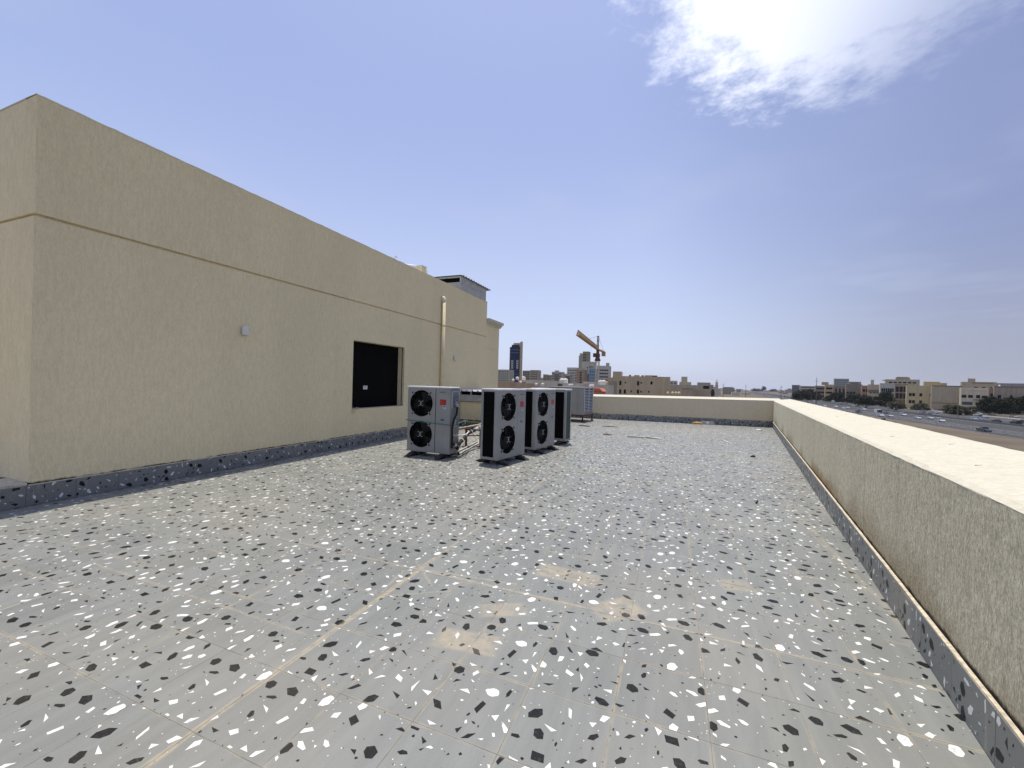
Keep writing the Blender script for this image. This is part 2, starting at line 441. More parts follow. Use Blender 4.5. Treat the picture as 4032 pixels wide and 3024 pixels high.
for dep, cx, cy, k, r in cells[300:]:
    src = TILE_MB[k]; i0 = len(far.v); sg = -1 if r else 1
    dz = rnd.uniform(-.0003, .0003)
    far.v += [(cx+sg*x, cy+sg*y, z+dz) for x, y, z in src.v]
    far.f += [tuple(i0+a for a in f) for f in src.f]; far.m += src.m
tag(far.build('far_tiles', TMATS, deck), 'terrazzo tiles farther along the deck', None, None, 'stuff')

mb = MB(); mb.box(-14.2, 3.2, -6, 21.5, -12, -.31)
tag(mb.build('lower_building', M_WALL), 'beige storeys of the building below the roof deck', None, None, 'structure')

SK_H, SK_T = .222, .018
def skirt_mesh(seed, w=TP-.003):
    mb = MB(); mb.box(-w/2, w/2, 0, SK_T, 0, SK_H)
    for q, m in chip_polys(w-.004, SK_H-.004, seed, 1.3): mb.poly([(x, -.0004, y+SK_H/2) for x, y in q], m)
    return mb.mesh('skirting_tile', TMATS)
SKIRT = [skirt_mesh(300+k) for k in range(8)]
def skirting(parent, a, direction, length, phi, off=.004):
    """row of tiles from point a along direction; phi turns the face outwards. Parent sits at the origin."""
    n = int(length/TP)
    for k in range(n):
        p = a + direction*((k+.5)*TP)
        place('skirting_tile', SKIRT[rnd.randrange(8)], parent, (p.x, p.y, off + rnd.uniform(-.002, .002)), phi + rnd.uniform(-.004, .004))

# right parapet
par = empty('parapet_wall'); tag(par, 'long rough beige parapet with sunlit pale top beside the highway', 'parapet')
def off(s, o, z): q = P0 + PD*s + PN*o; return (q.x, q.y, z)
def strip_prism(name, prof, s0, s1, m, parent, segs=60, jag=0.0, seed=1):
    rr_ = random.Random(seed); mb = MB(); n = len(prof); i = 0
    for k in range(segs+1):
        s = s0 + (s1-s0)*k/segs
        for (o, z) in prof:
            jj = jag if 0 < k < segs else 0
            mb.v.append(off(s, o + rr_.uniform(-jj, jj), z + rr_.uniform(-jj, jj)))
    for k in range(segs):
        for q in range(n):
            mb.f.append((k*n+q, k*n+(q+1) % n, (k+1)*n+(q+1) % n, (k+1)*n+q)); mb.m.append(0)
    mb.f.append(tuple(range(n))); mb.m.append(0); mb.f.append(tuple(segs*n+n-1-q for q in range(n))); mb.m.append(0)
    return mb.build(name, m, parent)
S0 = -5.0
strip_prism('wall', [(.022, -.3), (.022, 1.052), (.64, 1.128), (.64, -.3)], S0, CORNER_S+.75, M_PARA, par, 120, .0012, 3)
strip_prism('coping', [(.0212, 1.0525), (.0225, 1.0555), (.05, 1.073), (.60, 1.148), (.645, 1.146), (.648, 1.130)], S0, CORNER_S+.76, M_COPE, par, 160, .0022, 4)
strip_prism('mortar_bed', [(.0015, SK_H+.006), (.0015, SK_H+.014), (.0205, SK_H+.016), (.0205, SK_H+.006)], S0, CORNER_S, M_MORTAR, par, 140, .0016, 5)
skirting(par, P0 + PD*(-1.2), PD, CORNER_S+1.2, R(-98.5))
# a few render cracks / drips on the coping top
for k in range(22):
    s = rnd.uniform(.6, 16); o = rnd.uniform(.12, .55); L = rnd.uniform(.01, .07)
    a = P0+PD*s+PN*o; zz = 1.0735 + (o-.05)*.1309 + .004
    m2 = MB(); m2.tube([(a.x, a.y, zz), (a.x+L*.9, a.y+L*.2, zz+L*.06)], .0022, 5)
    m2.build('render_nick', M_MORTAR, par)

# far parapet
fpar = empty('parapet_wall'); tag(fpar, 'far beige parapet across the end of the roof with a white top', 'parapet')
def fz(x): return .985 + (x+3.3)/7.07*.075
mb = MB(); fn = Vector((-math.sin(FA), math.cos(FA), 0))
XA, XB = -10.0, 4.15
xs = [XA+(XB-XA)*k/40 for k in range(41)]
rr_ = random.Random(8); rows = []
for x in xs:
    y = far_y(x)+.02; z = fz(x); j = rr_.uniform(-.0015, .0015)
    rows.append([(x, y+j, -.3), (x, y+j, z), (x-.62*math.sin(FA), y+.62, z+.078), (x-.62*math.sin(FA), y+.62, -.3)])
for a, b in zip(rows, rows[1:]):
    for q in range(3): mb.poly([a[q], b[q], b[q+1], a[q+1]])
mb.build('wall', M_FPAR, fpar)
mb = MB()
for a, b in zip(rows, rows[1:]):
    up = lambda p, dz, dy: (p[0], p[1]+dy, p[2]+dz)
    A = [up(a[1], .002, -.006), up(a[1], .016, -.006), up(a[2], .018, .012), up(a[2], .002, .012)]
    B = [up(b[1], .002, -.006), up(b[1], .016, -.006), up(b[2], .018, .012), up(b[2], .002, .012)]
    for q in range(4): mb.poly([A[q], B[q], B[(q+1) % 4], A[(q+1) % 4]])
mb.build('coping', M_COPE, fpar)
_x0 = 3.768-29*TP*math.cos(FA)
skirting(fpar, Vector((_x0, far_y(_x0), 0)), Vector((math.cos(FA), math.sin(FA), 0)), 29.01*TP, FA)
mb = MB(); mb.prism([(0, SK_H+.006), (.02, SK_H+.006), (.02, SK_H+.014), (0, SK_H+.013)], 'x', -5.9, 5.85)
mb.build('mortar_bed', M_MORTAR, fpar, (-2.15, far_y(-2.15), 0), FA)

# rooftop room
WX, WY0, WY1, WZ = -6.60, 2.265, 14.05, 4.54
GZ0, GZ1 = 3.209, 3.241
room = empty('rooftop_room'); tag(room, 'long beige rooftop room with a black window opening and a horizontal groove', 'building')
wy0, wy1, wz0, wz1 = 7.152, 9.012, .822, 2.362
mb = MB(); T = .24
def xslab(y0, y1, z0, z1, x1=WX, x0=WX-T): mb.box(x0, x1, y0, y1, z0, z1)
mb.box(WX-T, WX, WY0, wy0, 0, GZ0); mb.box(WX-T, WX, wy1, WY1, 0, GZ0)
mb.box(WX-T, WX, wy0, wy1, 0, wz0); mb.box(WX-T, WX, wy0, wy1, wz1, GZ0)
mb.box(WX-9, WX-T, WY0, WY0+T, 0, GZ0); mb.box(WX-9, WX-T, WY1-T, WY1, 0, GZ0)
mb.build('lower_wall', M_WALL, room)
mb = MB(); mb.box(WX-T, WX-.034, WY0+.034, WY1-.034, GZ0, GZ1); mb.box(WX-9, WX-T, WY0+.034, WY0+T, GZ0, GZ1)
mb.build('groove', M_WALL, room)
mb = MB()
n = 50
for k in range(n):
    a, b = WY0+(WY1-WY0)*k/n, WY0+(WY1-WY0)*(k+1)/n
    mb.box(WX-T, WX, a, b, GZ1, WZ, skip=('-y',) if k else ())
mb.box(WX-9, WX-T, WY0, WY0+T, GZ1, WZ); mb.box(WX-9, WX-T, WY1-T, WY1, GZ1, WZ)
mb.build('upper_wall', M_WALL, room)
mb = MB(); rr_ = random.Random(3)
prev = None
for k in range(121):                                   # slightly wavy rendered top edge
    y = WY0-.004+(WY1-WY0+.008)*k/120; j = rr_.uniform(-.004, .004)
    cur = [(WX-T, y, WZ+.001), (WX+.004, y, WZ+.001), (WX+.001, y, WZ+.014+j), (WX-T, y, WZ+.02+j)]
    if prev:
        for q in range(4): mb.poly([prev[q], cur[q], cur[(q+1) % 4], prev[(q+1) % 4]])
    prev = cur
mb.build('wall_top', M_COPE, room)
mb = MB(); mb.box(WX-9, WX-T-.001, WY0-.004, WY0+T, WZ+.001, WZ+.018); mb.build('wall_top', M_COPE, room)
mb = MB(); mb.box(WX-9, WX-T-.002, WY0+T+.002, WY1-T-.002, 4.0, 4.1); mb.build('roof', M_COPE, room)
# window: stepped reveal, rough edge, dark sheet, sill
mb = MB(); mb.box(WX-.20, WX-.185, wy0+.003, wy1-.003, wz0+.003, wz1-.003); mb.build('window_sheet', M_BLACK, room)
mb = MB()
mb.box(WX-.18, WX-.06, wy1-.03, wy1-.002, wz0+.004, wz1-.004); mb.build('reveal_step', M_WALL, room)
mb = MB(); rr_ = random.Random(21)
prev = None
for k in range(40):
    z = wz0+.005+(wz1-wz0-.01)*k/39; wv = .004+.005*rr_.random()
    cur = [(WX-.06+wv, wy1-.008, z), (WX-.06, wy1-.032, z)]
    if prev: mb.poly([prev[0], cur[0], cur[1], prev[1]])
    prev = cur
mb.build('reveal_crack', M_BLACK, room)
mb = MB(); mb.box(WX-.182, WX-.001, wy0+.004, wy1-.004, wz0+.0005, wz0+.006); mb.build('sill', M_MORTAR, room)
mb = MB(); mb.box(WX-.1845, WX-.182, 7.70, 7.84, 1.26, 1.345)
pl = mb.build('paper_notice', M_WHITE, room); pl['label'] = 'small white notice on the black window'
mb = MB()
for k in range(3): mb.box(WX-.1818, WX-.1812, 7.735+k*.022, 7.748+k*.022, 1.285, 1.325)
mb.build('notice_print', plain('grey_print', (.35, .35, .36), .8), pl)
mb = MB(); rr_ = random.Random(4)
for k in range(26):
    c_ = Vector((WX+.01+rr_.uniform(-.05, .02), 7.21+rr_.gauss(0, .045), .80+rr_.gauss(0, .03))); r_ = rr_.uniform(.012, .032)
    i0 = len(mb.v); mb.v += [tuple(c_+Vector(d)*r_*rr_.uniform(.7, 1.2)) for d in ((1,0,0),(-1,0,0),(0,1,0),(0,-1,0),(0,0,1),(0,0,-1))]
    for f in ((0,2,4),(2,1,4),(1,3,4),(3,0,4),(2,0,5),(1,2,5),(3,1,5),(0,3,5)): mb.f.append(tuple(i0+a for a in f)); mb.m.append(0)
mb.build('mortar_lump', M_MORTAR, room)
skirting(room, Vector((WX+.022, WY0-.02, 0)), Vector((0, 1, 0)), WY1-WY0, R(90))
mb = MB(); mb.prism([(WX+.0005, SK_H+.004), (WX+.0225, SK_H+.004), (WX+.022, SK_H+.010), (WX+.001, SK_H+.013)], 'y', WY0, WY1); mb.build('mortar_bed', M_MORTAR, room)
# low kerb running on from the corner of the room
kerb = empty('low_kerb'); tag(kerb, 'low tiled kerb running on from the corner of the rooftop room', 'kerb')
mb = MB(); mb.box(WX-.5, WX, -5, WY0-.005, 0, .255); mb.build('kerb_body', M_MORTAR, kerb)
skirting(kerb, Vector((WX+.022, WY0-.02-TP*14, 0)), Vector((0, 1, 0)), TP*14.01, R(90))

# second block with a cornice
blk = empty('cornice_block'); tag(blk, 'beige stair block with a white cornice behind the rooftop room', 'building')
mb = MB(); mb.box(WX-6, WX-.03, WY1+.003, 15.32, 0, 2.80); mb.box(WX-6, WX-.03, WY1+.003, 15.32, 2.822, 3.70); mb.build('wall', M_WALL, blk)
mb = MB(); mb.box(WX-6, WX-.044, WY1+.003, 15.306, 2.80, 2.822); mb.build('groove', M_WALL, blk)
mb = MB()
for (o, z0, z1) in ((.05, 3.70, 3.76), (.09, 3.76, 3.83), (.14, 3.83, 3.93)): mb.box(WX-6, WX-.03+o, WY1+.003, 15.32+o, z0, z1)
mb.build('cornice', M_COPE, blk)

# vent pipe and wall lamps
vp = empty('vent_pipe', (WX+.064, 10.82, 0)); tag(vp, 'tall cream vent pipe with a rounded cap on the beige wall', 'pipe')
mb = MB(); mb.tube([(0, 0, .24), (0, 0, 3.93)], .056, 14); mb.build('pipe', M_PIPE, vp, smooth=True)
mb = MB(); mb.tube([(0, 0, 3.90), (0, 0, 3.97), (-.012, 0, 4.0), (-.035, 0, 4.03), (-.063, 0, 4.037)], .066, 14); mb.build('elbow_cap', plain('cream_pipe_cap', (.78, .72, .58), .5, var=.05, spec=.2), vp, smooth=True)
mb = MB(); mb.tube([(0, 0, 3.15), (0, 0, 3.21)], .062, 14); mb.build('coupling', M_PIPE, vp, smooth=True)
for y, z, lab in ((4.65, 2.245, 'white box wall lamp near the groove, left of the black window'), (11.62, 2.262, 'white box wall lamp to the right of the tall vent pipe')):
    lp = empty('wall_lamp', (WX, y, z)); tag(lp, lab, 'lamp', 'white wall lamps on the rooftop room')
    mb = MB(); mb.bevbox(.022, .075, -.046, .046, -.072, .072, .008); mb.build('lamp_body', M_WHITE, lp)
    mb = MB(); mb.box(0.001, .022, -.04, .04, -.05, .05); mb.build('back_plate', M_ZINC, lp)
    mb = MB(); mb.box(.03, .066, -.036, .036, -.080, -.0725); mb.build('lens', plain('lamp_lens', (.5, .48, .38), .3), lp)

# water tank and stub on the roof of the room
tk = empty('water_tank', (-8.25, 11.35, 3.98)); tag(tk, 'round white plastic water tank on the roof of the room', 'tank')
mb = MB(); mb.lathe([(.80, 0), (.80, .70), (.78, .78), (.66, .86), (.64, .89)], n=36); mb.build('tank_body', M_WHITE, tk, smooth=True)
mb = MB(); mb.lathe([(.64, .892), (.64, 1.18), (.60, 1.21), (.2, 1.25), (.01, 1.26)], n=36); mb.build('tank_dome', plain('white_tank_lid', (.62, .62, .64), .5, var=.05), tk, smooth=True)
mb = MB(); mb.lathe([(.22, 1.255), (.22, 1.31), (.01, 1.33)], n=20); mb.build('lid', M_WHITE, tk)
st = empty('masonry_stub', (-7.05, 10.32, 4.1)); tag(st, 'small beige masonry stub with its sunlit top painted white before the water tank', 'chimney')
mb = MB(); mb.box(-.11, .11, -.11, .11, 0, .76); mb.build('stub', M_WALL, st)
mb = MB(); mb.box(-.12, .12, -.12, .12, .762, .80); mb.build('cap', M_WHITE, st)  # white slab stands for the sunlit top of the stub
an = empty('breather_pipe', (-7.0, 9.0, 4.1)); tag(an, 'thin bent white breather pipe at the roof edge', 'pipe')
mb = MB(); mb.tube([(0,0,0),(0,0,.66),(0,.03,.72),(0,.08,.72),(0,.10,.68)], .014, 6); mb.build('pipe', M_WHITE, an)

# sheet-metal shaft covers (one on the room, one at deck level)
def ribbed(mb, axis, a0, a1, p0, p1, n, amp, thick, m=0):
    """corrugated sheet: ribs run along axis from a0 to a1, spread from p0 (2-D) to p1 (2-D)"""
    pts = []
    for k in range(n):
        for f, h in ((.0, 0), (.62, 0), (.72, amp), (.90, amp)):
            t_ = (k+f)/n; pts.append((p0[0]+(p1[0]-p0[0])*t_, p0[1]+(p1[1]-p0[1])*t_+h))
    pts.append(p1)
    mb.prism(pts + [(a, b-thick) for a, b in reversed(pts)], axis, a0, a1, m)
shd = empty('metal_shaft_cover', (-6.6, 11.95, 4.545)); tag(shd, 'grey sheet metal shaft cover with corrugated roof on top of the room', 'shaft cover')
mb = MB(); mb.box(-2.4, -.012, .03, 1.95, .0, .50, skip=('t',)); mb.build('dark_inside', M_BLACK, shd)
for k, (z0, z1) in enumerate(((.012, .235), (.240, .455))):
    mb = MB(); mb.box(-.010, .004, .03, 1.96, z0, z1); mb.build('side_sheet', M_ZINC, shd)
mb = MB(); mb.box(-2.4, .006, .0, .028, .0, .215); mb.build('front_sheet', M_ZINC, shd)
for x in (-2.38, -1.05, -.03):
    mb = MB(); mb.box(x, x+.045, -.012, .02, .216, .42); mb.build('post', M_ZINC, shd)
mb = MB(); mb.box(-2.4, .012, -.014, .022, .40, .45); mb.build('top_rail', M_ZINC, shd)
mb = MB(); mb.box(-2.4, .010, -.016, .024, .216, .25); mb.build('bottom_rail', M_ZINC, shd)
mb = MB()
for k in range(12):
    a = k/12
    pts = [(-.04+2.28*(a), .462), (-.04+2.28*(a+.05), .462), (-.04+2.28*(a+.0583), .50), (-.04+2.28*(a+.0667), .50), (-.04+2.28*(a+.0783), .462), (-.04+2.28*(a+.0833), .462)]
    mb.prism(pts + [(p, z-.006) for p, z in reversed(pts)], 'x', -2.5, .06)
mb.build('corrugated_roof', M_ZINCD, shd)

low = empty('metal_shaft_cover', (-5.9, 12.1, 0)); tag(low, 'low beige shaft with a corrugated metal cover behind the air conditioner', 'shaft cover')
mb = MB(); mb.box(-.68, .8, 0, 1.4, 0, .86); mb.build('shaft_wall', M_WALL, low)
skirting(low, Vector((-.68, -.024, 0)), Vector((1, 0, 0)), 1.5, 0)
mb = MB(); mb.box(-.66, .78, .03, 1.37, .862, 1.20); mb.build('dark_inside', M_BLACK, low)
mb = MB(); mb.box(-.70, .82, -.03, -.005, .862, 1.075); mb.build('front_sheet', M_ZINC, low)
mb = MB(); mb.box(-.71, .83, -.038, -.002, .846, .8615); mb.build('bottom_rail', M_ZINCD, low)
for x in (-.70, -.30, .30, .78):
    mb = MB(); mb.box(x, x+.05, -.034, .0, 1.076, 1.19); mb.build('post', M_ZINC, low)
mb = MB(); mb.box(-.70, .82, .24, .26, 1.10, 1.19); mb.build('inner_rail', M_ZINC, low)
mb = MB(); pts = []
for k in range(8):
    for f, h in ((0, .0), (.66, 0), (.76, .045), (.86, .045), (.96, 0)): pts.append((-.74+(k+f)*.20, 1.20+h))
mb.prism(pts + [(a, b-.012) for a, b in reversed(pts)], 'y', -.12, 1.5); mb.build('corrugated_roof', plain('white_sheet_roof', (.78, .78, .78), .45, .1, var=.06), low)

# ------------------------------------------------------------------ twin-fan condenser units
t = NT('grey_unit_paint')
c = t.mix(t.ramp(t.noise(t.pos, 2.2, 4, .6), .35, .7), (.275, .272, .255), (.325, .32, .30))
c = t.mix(t.math('MULTIPLY', t.ramp(t.noise(t.mapping(t.pos, (5, 5, .8)), 3, 4, .65), .60, .78), .3), c, (.20, .18, .15))
M_UNIT = t.done(c, .5, normal=t.bump(t.noise(t.pos, 120, 2, .5), .05, .001))
M_LID = plain('unit_lid_paint', (.60, .61, .61), .5, var=.06)
M_SEAM = plain('panel_seam', (.06, .065, .065), .8)
M_COIL = NT('coil_fins')
_x, _y, _z = M_COIL.xyz(M_COIL.obj())
_w = M_COIL.math('FRACT', M_COIL.math('MULTIPLY', _z, 45.0))
M_COIL = M_COIL.done(M_COIL.mix(M_COIL.ramp(_w, .4, .6), (.004, .004, .004), (.009, .009, .009)), .8, spec=.02)
M_BLADE = plain('fan_plastic', (.010, .010, .011), .5, spec=.25)
M_GUARD = plain('guard_wire', (.012, .012, .012), .45, .0, spec=.3)
M_BADGE = plain('pale_badge', (.42, .43, .43), .5)
M_RED = plain('red_label', (.42, .012, .018), .5, var=.1)
M_BLUEL = plain('blue_label', (.012, .06, .26), .5, var=.1)
M_PALEB = plain('pale_blue_label', (.50, .60, .68), .5, var=.06)
M_GREENT = plain('green_lettering', (.012, .11, .075), .5)
M_RUBBER = plain('black_rubber', (.012, .012, .012), .8)
M_STEELD = plain('dark_steel_foot', (.03, .03, .032), .6)
M_COILG = plain('green_coil_coating', (.006, .035, .035), .5, var=.5, scale=60)

UW, UD, UZ0, UZ1 = 1.0, .38, .10, 1.37
FCX = -.155                                     # fan centre across the width
FR = .262
FZ = (1.052, .44)
def unit(label, loc, rz, group):
    u_ = empty('condenser_unit', (*loc, 0), rz); tag(u_, label, 'air conditioner', group)
    x0, x1, y0, y1 = -UW/2, UW/2, -UD/2, UD/2
    # front panel with two round openings
    mb = MB(); xa, xb = x0+.055, .168; zm = (FZ[0]+FZ[1])/2
    for (cz, za, zb) in ((FZ[0], zm, UZ1-.012), (FZ[1], UZ0+.01, zm)):
        N = 40; ring, rect = [], []
        for k in range(N):
            a = 2*math.pi*k/N; c_, s_ = math.cos(a), math.sin(a)
            ring.append((FCX+FR*c_, cz+FR*s_))
            tx = ((xb if c_ > 0 else xa)-FCX)/c_ if abs(c_) > 1e-6 else 1e9
            tz = ((zb if s_ > 0 else za)-cz)/s_ if abs(s_) > 1e-6 else 1e9
            k_ = min(tx, tz); rect.append((FCX+c_*k_, cz+s_*k_))
        for cxx, czz in ((xa, za), (xb, za), (xb, zb), (xa, zb)):      # square the corners
            j = min(range(N), key=lambda q: (rect[q][0]-cxx)**2+(rect[q][1]-czz)**2); rect[j] = (cxx, czz)
        for k in range(N):
            A, B = k, (k+1) % N
            mb.poly([(ring[A][0], y0, ring[A][1]), (ring[B][0], y0, ring[B][1]), (rect[B][0], y0, rect[B][1]), (rect[A][0], y0, rect[A][1])][::-1])
            mb.poly([(ring[A][0], y0, ring[A][1]), (ring[A][0], y0+.16, ring[A][1]), (ring[B][0], y0+.16, ring[B][1]), (ring[B][0], y0, ring[B][1])][::-1], 1)
        mb.poly([(p, y0+.16, q) for p, q in ring], 1)
    # rounded front-left corner post
    pts = [(x0+.055, y0)]
    for k in range(1, 6):
        a = R(90*k/5); pts.append((x0+.055-.055*math.sin(a), y0+.055-.055*math.cos(a)))
    pts += [(x0, y0+.085), (x0+.02, y0+.085), (x0+.055, y0+.04)]
    mb.prism(pts, 'z', UZ0+.01, UZ1-.012)
    mb.build('front_panel', [M_UNIT, M_BLACK], u_)
    mb = MB(); mb.bevbox(.172, x1, y0, y1, UZ0+.01, UZ1-.012, .012); mb.build('service_panel', M_UNIT, u_)
    mb = MB(); mb.box(.1685, .1715, y0+.003, y0+.02, UZ0+.01, UZ1-.012); mb.build('panel_seam', M_SEAM, u_)
    mb = MB(); mb.box(x0+.022, .171, y0+.17, y1-.006, UZ0+.03, UZ1-.03); mb.build('coil', M_COIL, u_)
    mb = MB(); mb.box(x0+.004, x0+.0215, y0+.085, y1-.03, UZ0+.03, UZ1-.03); mb.build('side_coil', M_COIL, u_)
    # back frame and corner posts
    mb = MB(); mb.box(x0, x0+.05, y1-.05, y1, UZ0+.01, UZ1-.012); mb.box(x0+.0505, .1715, y1-.014, y1-.002, UZ1-.06, UZ1-.012)
    mb.box(x0+.0505, .1715, y1-.014, y1-.002, UZ0+.01, UZ0+.05); mb.box(x0+.002, x0+.016, y0+.0855, y1-.0505, UZ0+.01, UZ0+.035); mb.box(x0+.002, x0+.016, y0+.0855, y1-.0505, UZ1-.04, UZ1-.012)
    mb.build('back_frame', M_UNIT, u_)
    mb = MB(); mb.bevbox(x0-.006, x1+.006, y0-.006, y1+.006, UZ1-.0115, UZ1+.022, .012); mb.build('lid', M_LID, u_)
    mb = MB(); mb.box(x0+.004, x1-.004, y0+.004, y1-.004, UZ0-.012, UZ0+.0095); mb.build('base_pan', M_UNIT, u_)
    for cz in FZ:
        fan = MB()
        for k in range(3):
            a0 = k*2.094+.3; prev = None
            for j in range(6):
                a = a0+j*.24; r0, r1 = .05, .22
                cur = [(FCX+r0*math.cos(a), y0+.10-j*.010, cz+r0*math.sin(a)), (FCX+r1*math.cos(a+.25), y0+.115-j*.014, cz+r1*math.sin(a+.25))]
                if prev: fan.poly([prev[0], prev[1], cur[1], cur[0]])
                prev = cur
        f_ = fan.build('fan', M_BLADE, u_)
        mb = MB(); mb.tube([(FCX, y0+.05, cz), (FCX, y0+.13, cz)], .055, 16); mb.build('hub', M_BLADE, f_)
        g = MB()
        for r_ in (.06, .10, .14, .18, .22, .258):
            g.tube([(FCX+r_*math.cos(2*math.pi*k/28), y0-.012+(r_-.06)*.04, cz+r_*math.sin(2*math.pi*k/28)) for k in range(29)], .0028, 4, caps=False)
        for k in range(8):
            a = math.pi/8+k*math.pi/4; g.tube([(FCX+.03*math.cos(a), y0-.013, cz+.03*math.sin(a)), (FCX+.258*math.cos(a), y0-.006, cz+.258*math.sin(a))], .003, 4)
        go = g.build('fan_guard', M_GUARD, u_)
        for k, a in enumerate((45, 135, 225, 315)):
            a = R(a); q = MB(); rr_ = .283; cx_, cz_ = FCX+rr_*math.cos(a), cz+rr_*math.sin(a)
            q.tube([(cx_-.02*math.cos(a), y0-.006, cz_-.02*math.sin(a)), (cx_+(.03 if k == 0 else .006)*math.cos(a), y0-.006, cz_+(.03 if k == 0 else .006)*math.sin(a))], .007, 6)
            q.tube([(cx_+.012*math.cos(a), y0-.010, cz_+.012*math.sin(a)), (cx_+.012*math.cos(a), y0-.002, cz_+.012*math.sin(a))], .014, 8)
            q.build('guard_clip', M_GUARD, go)
            q = MB(); q.tube([(cx_-.03*math.cos(a), y0-.016, cz_-.03*math.sin(a)), (cx_-.03*math.cos(a), y0-.009, cz_-.03*math.sin(a))], .012, 8)
            q.build('clip_screw', M_BADGE, go)
        q = MB()
        q.box(FCX-.008, FCX+.008, y0-.019, y0-.014, cz+.005, cz+.045); q.box(FCX-.026, FCX+.026, y0-.0195, y0-.0145, cz-.004, cz+.004)
        for (a, b, r_) in ((0, -.028, .014), (-.042, .045, .010), (.042, .045, .010), (-.042, -.045, .010), (.042, -.045, .010)):
            q.tube([(FCX+a, y0-.019, cz+b), (FCX+a, y0-.014, cz+b)], r_, 8)
        q.build('hub_badge', M_BADGE, go)['kind'] = 'stuff'
    # prints and stickers on the service panel
    def label(name, xa, xb, za, zb, m, d=.0015): 
        q = MB(); q.box(xa, xb, y0-d, y0-.0002, za, zb); return q.build(name, m, u_)
    r_ = label('red_label', .272, .408, 1.035, 1.145, M_RED)
    q = MB()
    for k in range(3): q.box(.285, .385-.02*k, y0-.0022, y0-.0017, 1.06+k*.025, 1.066+k*.025)
    q.build('label_print', plain('label_print_red', (.55, .10, .10), .5), r_)
    b_ = label('blue_label', .340, .405, .962, 1.028, M_PALEB)
    q = MB(); q.box(.346, .398, y0-.0022, y0-.0017, 1.002, 1.020); q.box(.350, .362, y0-.0022, y0-.0017, .972, .996); q.box(.378, .394, y0-.0022, y0-.0017, .978, .992); q.build('label_print', M_BLUEL, b_)
    b_ = label('name_badge', .292, .372, .728, .768, plain('badge_rim', (.05, .22, .33), .5)); q = MB(); q.box(.298, .366, y0-.0022, y0-.0017, .735, .761); q.build('badge_face', M_BLUEL, b_)
    q = MB(); rl = random.Random(12); xx = .266
    while xx < .40:
        w_ = rl.uniform(.008, .013)
        q.box(xx, xx+.0035, y0-.0014, y0-.0003, 1.272, 1.294)
        if rl.random() < .8: q.box(xx+.0036, xx+w_, y0-.0014, y0-.0003, rl.choice((1.272, 1.281, 1.290)), rl.choice((1.276, 1.285, 1.294)) if 0 else 1.294 if rl.random() < .3 else 1.2765)
        if rl.random() < .6: q.box(xx+w_-.0035, xx+w_, y0-.0016, y0-.0003, 1.272, 1.294)
        xx += w_+.005
    q.build('brand_lettering', M_GREENT, u_)
    # feet: two rails with splayed plates
    for xf in (x0+.17, x1-.17):
        q = MB(); q.box(xf-.035, xf+.035, y0-.02, y1+.02, .035, UZ0-.0125); q.build('foot_rail', M_STEELD, u_)
        for sg, ye in ((-1, y0-.02), (1, y1+.02)):
            q = MB(); q.prism([(ye+sg*.16, .004), (ye+sg*.16, .016), (ye+sg*.02, .07), (ye-sg*.05, .07), (ye-sg*.05, .004)], 'x', xf-.05, xf+.05); q.build('foot_plate', M_STEELD, u_)
            q = MB(); q.box(xf-.065, xf+.065, ye-.10, ye+.10, .003, .034); q.build('rubber_pad', M_RUBBER, u_)
    return u_
GU = 'grey twin-fan air conditioner units on the roof'
uA = unit('grey twin-fan air conditioner facing us beside the beige wall, green strap round it', (-4.482, 7.11), 0, GU)
uB = unit('nearest of the side-on grey air conditioners, fans facing right', (-3.011, 7.312), R(79.6), GU)
uC = unit('middle one of the side-on grey air conditioners, fans facing right', (-2.80, 8.814), R(81), GU)
uD = unit('air conditioner farthest back of the four fan units, black coil back towards us', (-2.905, 10.2), R(170), GU)
for ch in uD.children:
    if ch.name.startswith('side_coil'): ch.data.materials[0] = M_COILG
# fittings on the right side of unit A
sx = UW/2
q = MB(); pts = []
for k in range(4):
    cx_, cz_ = ((.12, .05), (-.12, .05), (-.12, -.05), (.12, -.05))[k]
q.tube([(sx+.004, -.13, .98), (sx+.004, -.13, 1.27), (sx+.004, -.10, 1.30), (sx+.004, .12, 1.30), (sx+.004, .15, 1.27), (sx+.004, .15, .98)], .008, 6); q.build('access_rim', M_LID, uA)
q = MB(); q.box(sx+.001, sx+.014, -.06, .10, 1.00, 1.22); q.build('switch_plate', plain('switch_plate', (.17, .18, .19), .5), uA)
q = MB(); q.box(sx+.0145, sx+.03, -.02, .06, 1.03, 1.16); q.build('switch_box', plain('switch_box', (.33, .35, .37), .5), uA)
q = MB(); q.box(sx+.0305, sx+.034, -.005, .035, 1.115, 1.145); q.build('switch_window', M_BLACK, uA)
q = MB(); q.tube([(sx+.04, .02, 1.02), (sx+.04, .02, .95), (sx+.045, -.02, .85), (sx+.04, -.10, .75), (sx+.03, -.13, .62), (sx+.03, -.135, .2)], .02, 8); q.build('black_conduit', M_RUBBER, uA)
q = MB(); q.tube([(sx+.04, .02, 1.05), (sx+.04, .02, 1.0)], .026, 8); q.build('conduit_gland', M_BADGE, uA)
q = MB(); q.prism([(-.05, .60), (.09, .60), (.09, .80), (.05, .88), (.03, .98), (.01, .86), (-.05, .78)], 'x', sx+.001, sx+.005); pp = q.build('paper_tag', plain('paper_tag', (.55, .57, .60), .7), uA)
q = MB(); q.tube([(sx+.007, -.04, .62), (sx+.007, -.04, .76), (sx+.007, .02, .83), (sx+.007, .08, .76), (sx+.007, .08, .62)], .006, 5); q.build('tag_outline', M_RUBBER, pp)
q = MB(); q.tube([(sx+.03, -.10, .76), (sx+.03, -.105, .50), (sx+.035, -.10, .455), (sx+.05, -.04, .44)], .014, 8); q.build('white_conduit', M_WHITE, uA)
